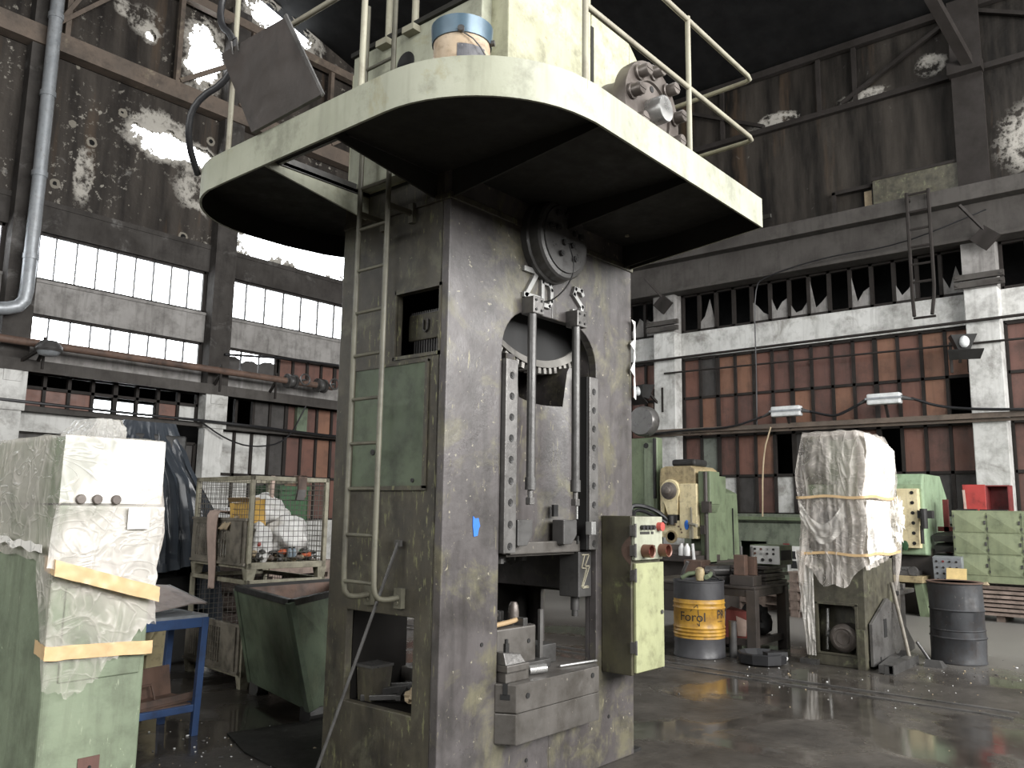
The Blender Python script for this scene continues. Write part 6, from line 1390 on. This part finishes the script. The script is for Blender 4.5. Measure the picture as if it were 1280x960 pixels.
item('casting_stand', 'dark base under the pile of castings beside the mint press', 'base', MB().box(15.75, 16.05, 3.56, 3.88, 0, .86), 'bench_steel')
# lockers
t = thing('locker_cabinet', 'green steel locker cabinet with rows of small doors on a stack of planks', 'lockers', (15.6, 2.3, .60))
LW, LH = .49, .345
ny = 4
MB().box(0, .5, 1.22 - LW * ny - .03, 1.22, 0, 1.16).build('body', 'locker_green', t, bevel=.006)
for c in range(ny):
    for r_ in range(3):
        y1_ = 1.19 - LW * c; y0_ = y1_ - LW + .035; z0_ = .12 + LH * r_; z1_ = z0_ + LH - .03
        b = MB(); cy, cz = (y0_ + y1_) / 2, (z0_ + z1_) / 2
        b.add([(-.012, y0_, z0_), (-.012, y1_, z0_), (-.012, y1_, z1_), (-.012, y0_, z1_), (-.032, cy, cz), (0, y0_, z0_), (0, y1_, z0_), (0, y1_, z1_), (0, y0_, z1_)],
              [(0, 1, 4), (1, 2, 4), (2, 3, 4), (3, 0, 4), (0, 5, 6, 1), (1, 6, 7, 2), (2, 7, 8, 3), (3, 8, 5, 0)])
        dr = b.build('door', 'locker_green', t)
        MB().box(-.03, 0, y0_ - .012, y0_ + .012, cz - .03, cz + .03).box(-.022, 0, y1_ - .008, y1_ + .01, z0_ + .04, z0_ + .08).box(-.022, 0, y1_ - .008, y1_ + .01, z1_ - .08, z1_ - .04).build('latch', 'dark_steel', dr)
t = thing('red_cupboard', 'small red cupboard with its door open on top of the lockers', 'cupboard', (15.75, 2.9, 1.76))
b = MB(); b.box(.30, .32, -.22, .12, 0, .42).box(0, .3, -.22, -.20, 0, .42).box(0, .3, .10, .12, 0, .42).box(.002, .298, -.21, .11, 0, .02).box(.002, .298, -.21, .11, .40, .42); b.build('body', 'red_dull', t)
MB().box(-.02, .0, .12, .46, .0, .43).build('door', 'red_paint', t, bevel=.004, label='bright red open door')
item('stick', 'pale wooden stick leaning in front of the red cupboard door', 'stick', MB().beam((15.68, 3.32, 1.765), (15.70, 3.34, 2.1), .035, .02), 'rag_pink')
item('steel_offcuts', 'steel offcuts lying on top of the lockers', 'offcuts', MB().box(15.62, 15.75, 3.15, 3.45, 1.762, 1.785).box(15.62, 15.7, 2.7, 3.1, 1.762, 1.78), 'black_steel')
t = thing('plank_stack', 'stack of rough brown planks under the green lockers', 'planks', (15.95, 2.1, 0))
rq = random.Random(4)
for k in range(7):
    z = .10 + k * .068; d = rq.uniform(-.03, .03)
    MB().hexa([(-.42 + d, -1.4, z), (.4, -1.4, z), (.4, 1.17 + d, z + .01), (-.42 + d, 1.15, z)], [(-.42 + d, -1.4, z + .05), (.4, -1.4, z + .05), (.4, 1.17, z + .055), (-.41, 1.15, z + .045)]).build('plank', 'planks', t)
for y in (-1.0, .8): MB().box(-.35, .35, y - .06, y + .06, 0, .1).build('bearer', 'planks', t)
item('small_junk', 'pale offcut lying on the plank stack left of the dark drum', 'offcut', MB().hexa([(15.52, 3.02, .57), (15.58, 3.02, .57), (15.58, 3.2, .57), (15.52, 3.2, .57)], [(15.53, 3.05, .60), (15.57, 3.05, .62), (15.57, 3.15, .6), (15.53, 3.15, .6)]), 'rag_tan')
# green sign glimpsed through the panel wall
item('green_sign', 'green panel seen through the open window cells above the mint press', 'sign', MB().box(18.6, 18.62, 4.5, 5.2, 2.3, 2.48).box(18.6, 18.62, 4.3, 4.6, 2.0, 2.15), 'crate_green')
# floor: rails, pipes, litter
for k, (dx, lab) in enumerate(((0, 'steel floor rail running past the yellow drum, the nearer one'), (.25, 'steel floor rail running past the yellow drum, the farther one'))):
    item('floor_rail', lab, 'rail', MB().box(8.25 + dx, 8.29 + dx, 1.5, 9.5, 0, .012), 'grey_steel', 'rails let into the floor')
item('crushed_can', 'crushed pale packaging on the floor under the control cabinet', 'litter', MB().blob((8.0, 5.15, .03), (.16, .1, .04), .6, 4, 2, 3, flat=True), 'bag_white', smooth=30)
item('paper_ball', 'white paper ball on the floor right of the black tray', 'litter', MB().blob((9.55, 3.98, .035), (.04, .04, .035), .4, 4, 5), 'paper_white', smooth=30)
b = MB(); rq = random.Random(21)
for k in range(420):
    if k < 230: x, y = rq.gauss(9.3, .8), rq.gauss(3.1, .9)
    elif k < 300: x, y = rq.gauss(10.6, .35), rq.gauss(2.3, .4)
    else: x, y = rq.gauss(3.4, .35), rq.gauss(5.3, .45)
    if 3.2 < x < 5.3 and 3.2 < y < 4.3 or 9.5 < x < 11.5 and 2.8 < y < 3.85: continue
    s = rq.uniform(.003, .010) * (1 if rq.random() < .95 else 1.8)
    b.blob((x, y, s * .4), (s, s * rq.uniform(.6, 1.3), s * .6), .4, 3, k, 1, rq.choice([0, 1, 1, 2]), True)
tag(b.build('floor_grit', ['paper_white', 'grey_steel', 'rag_tan']), 'pale grit and crumbs scattered over the wet floor', 'grit', kind='stuff')
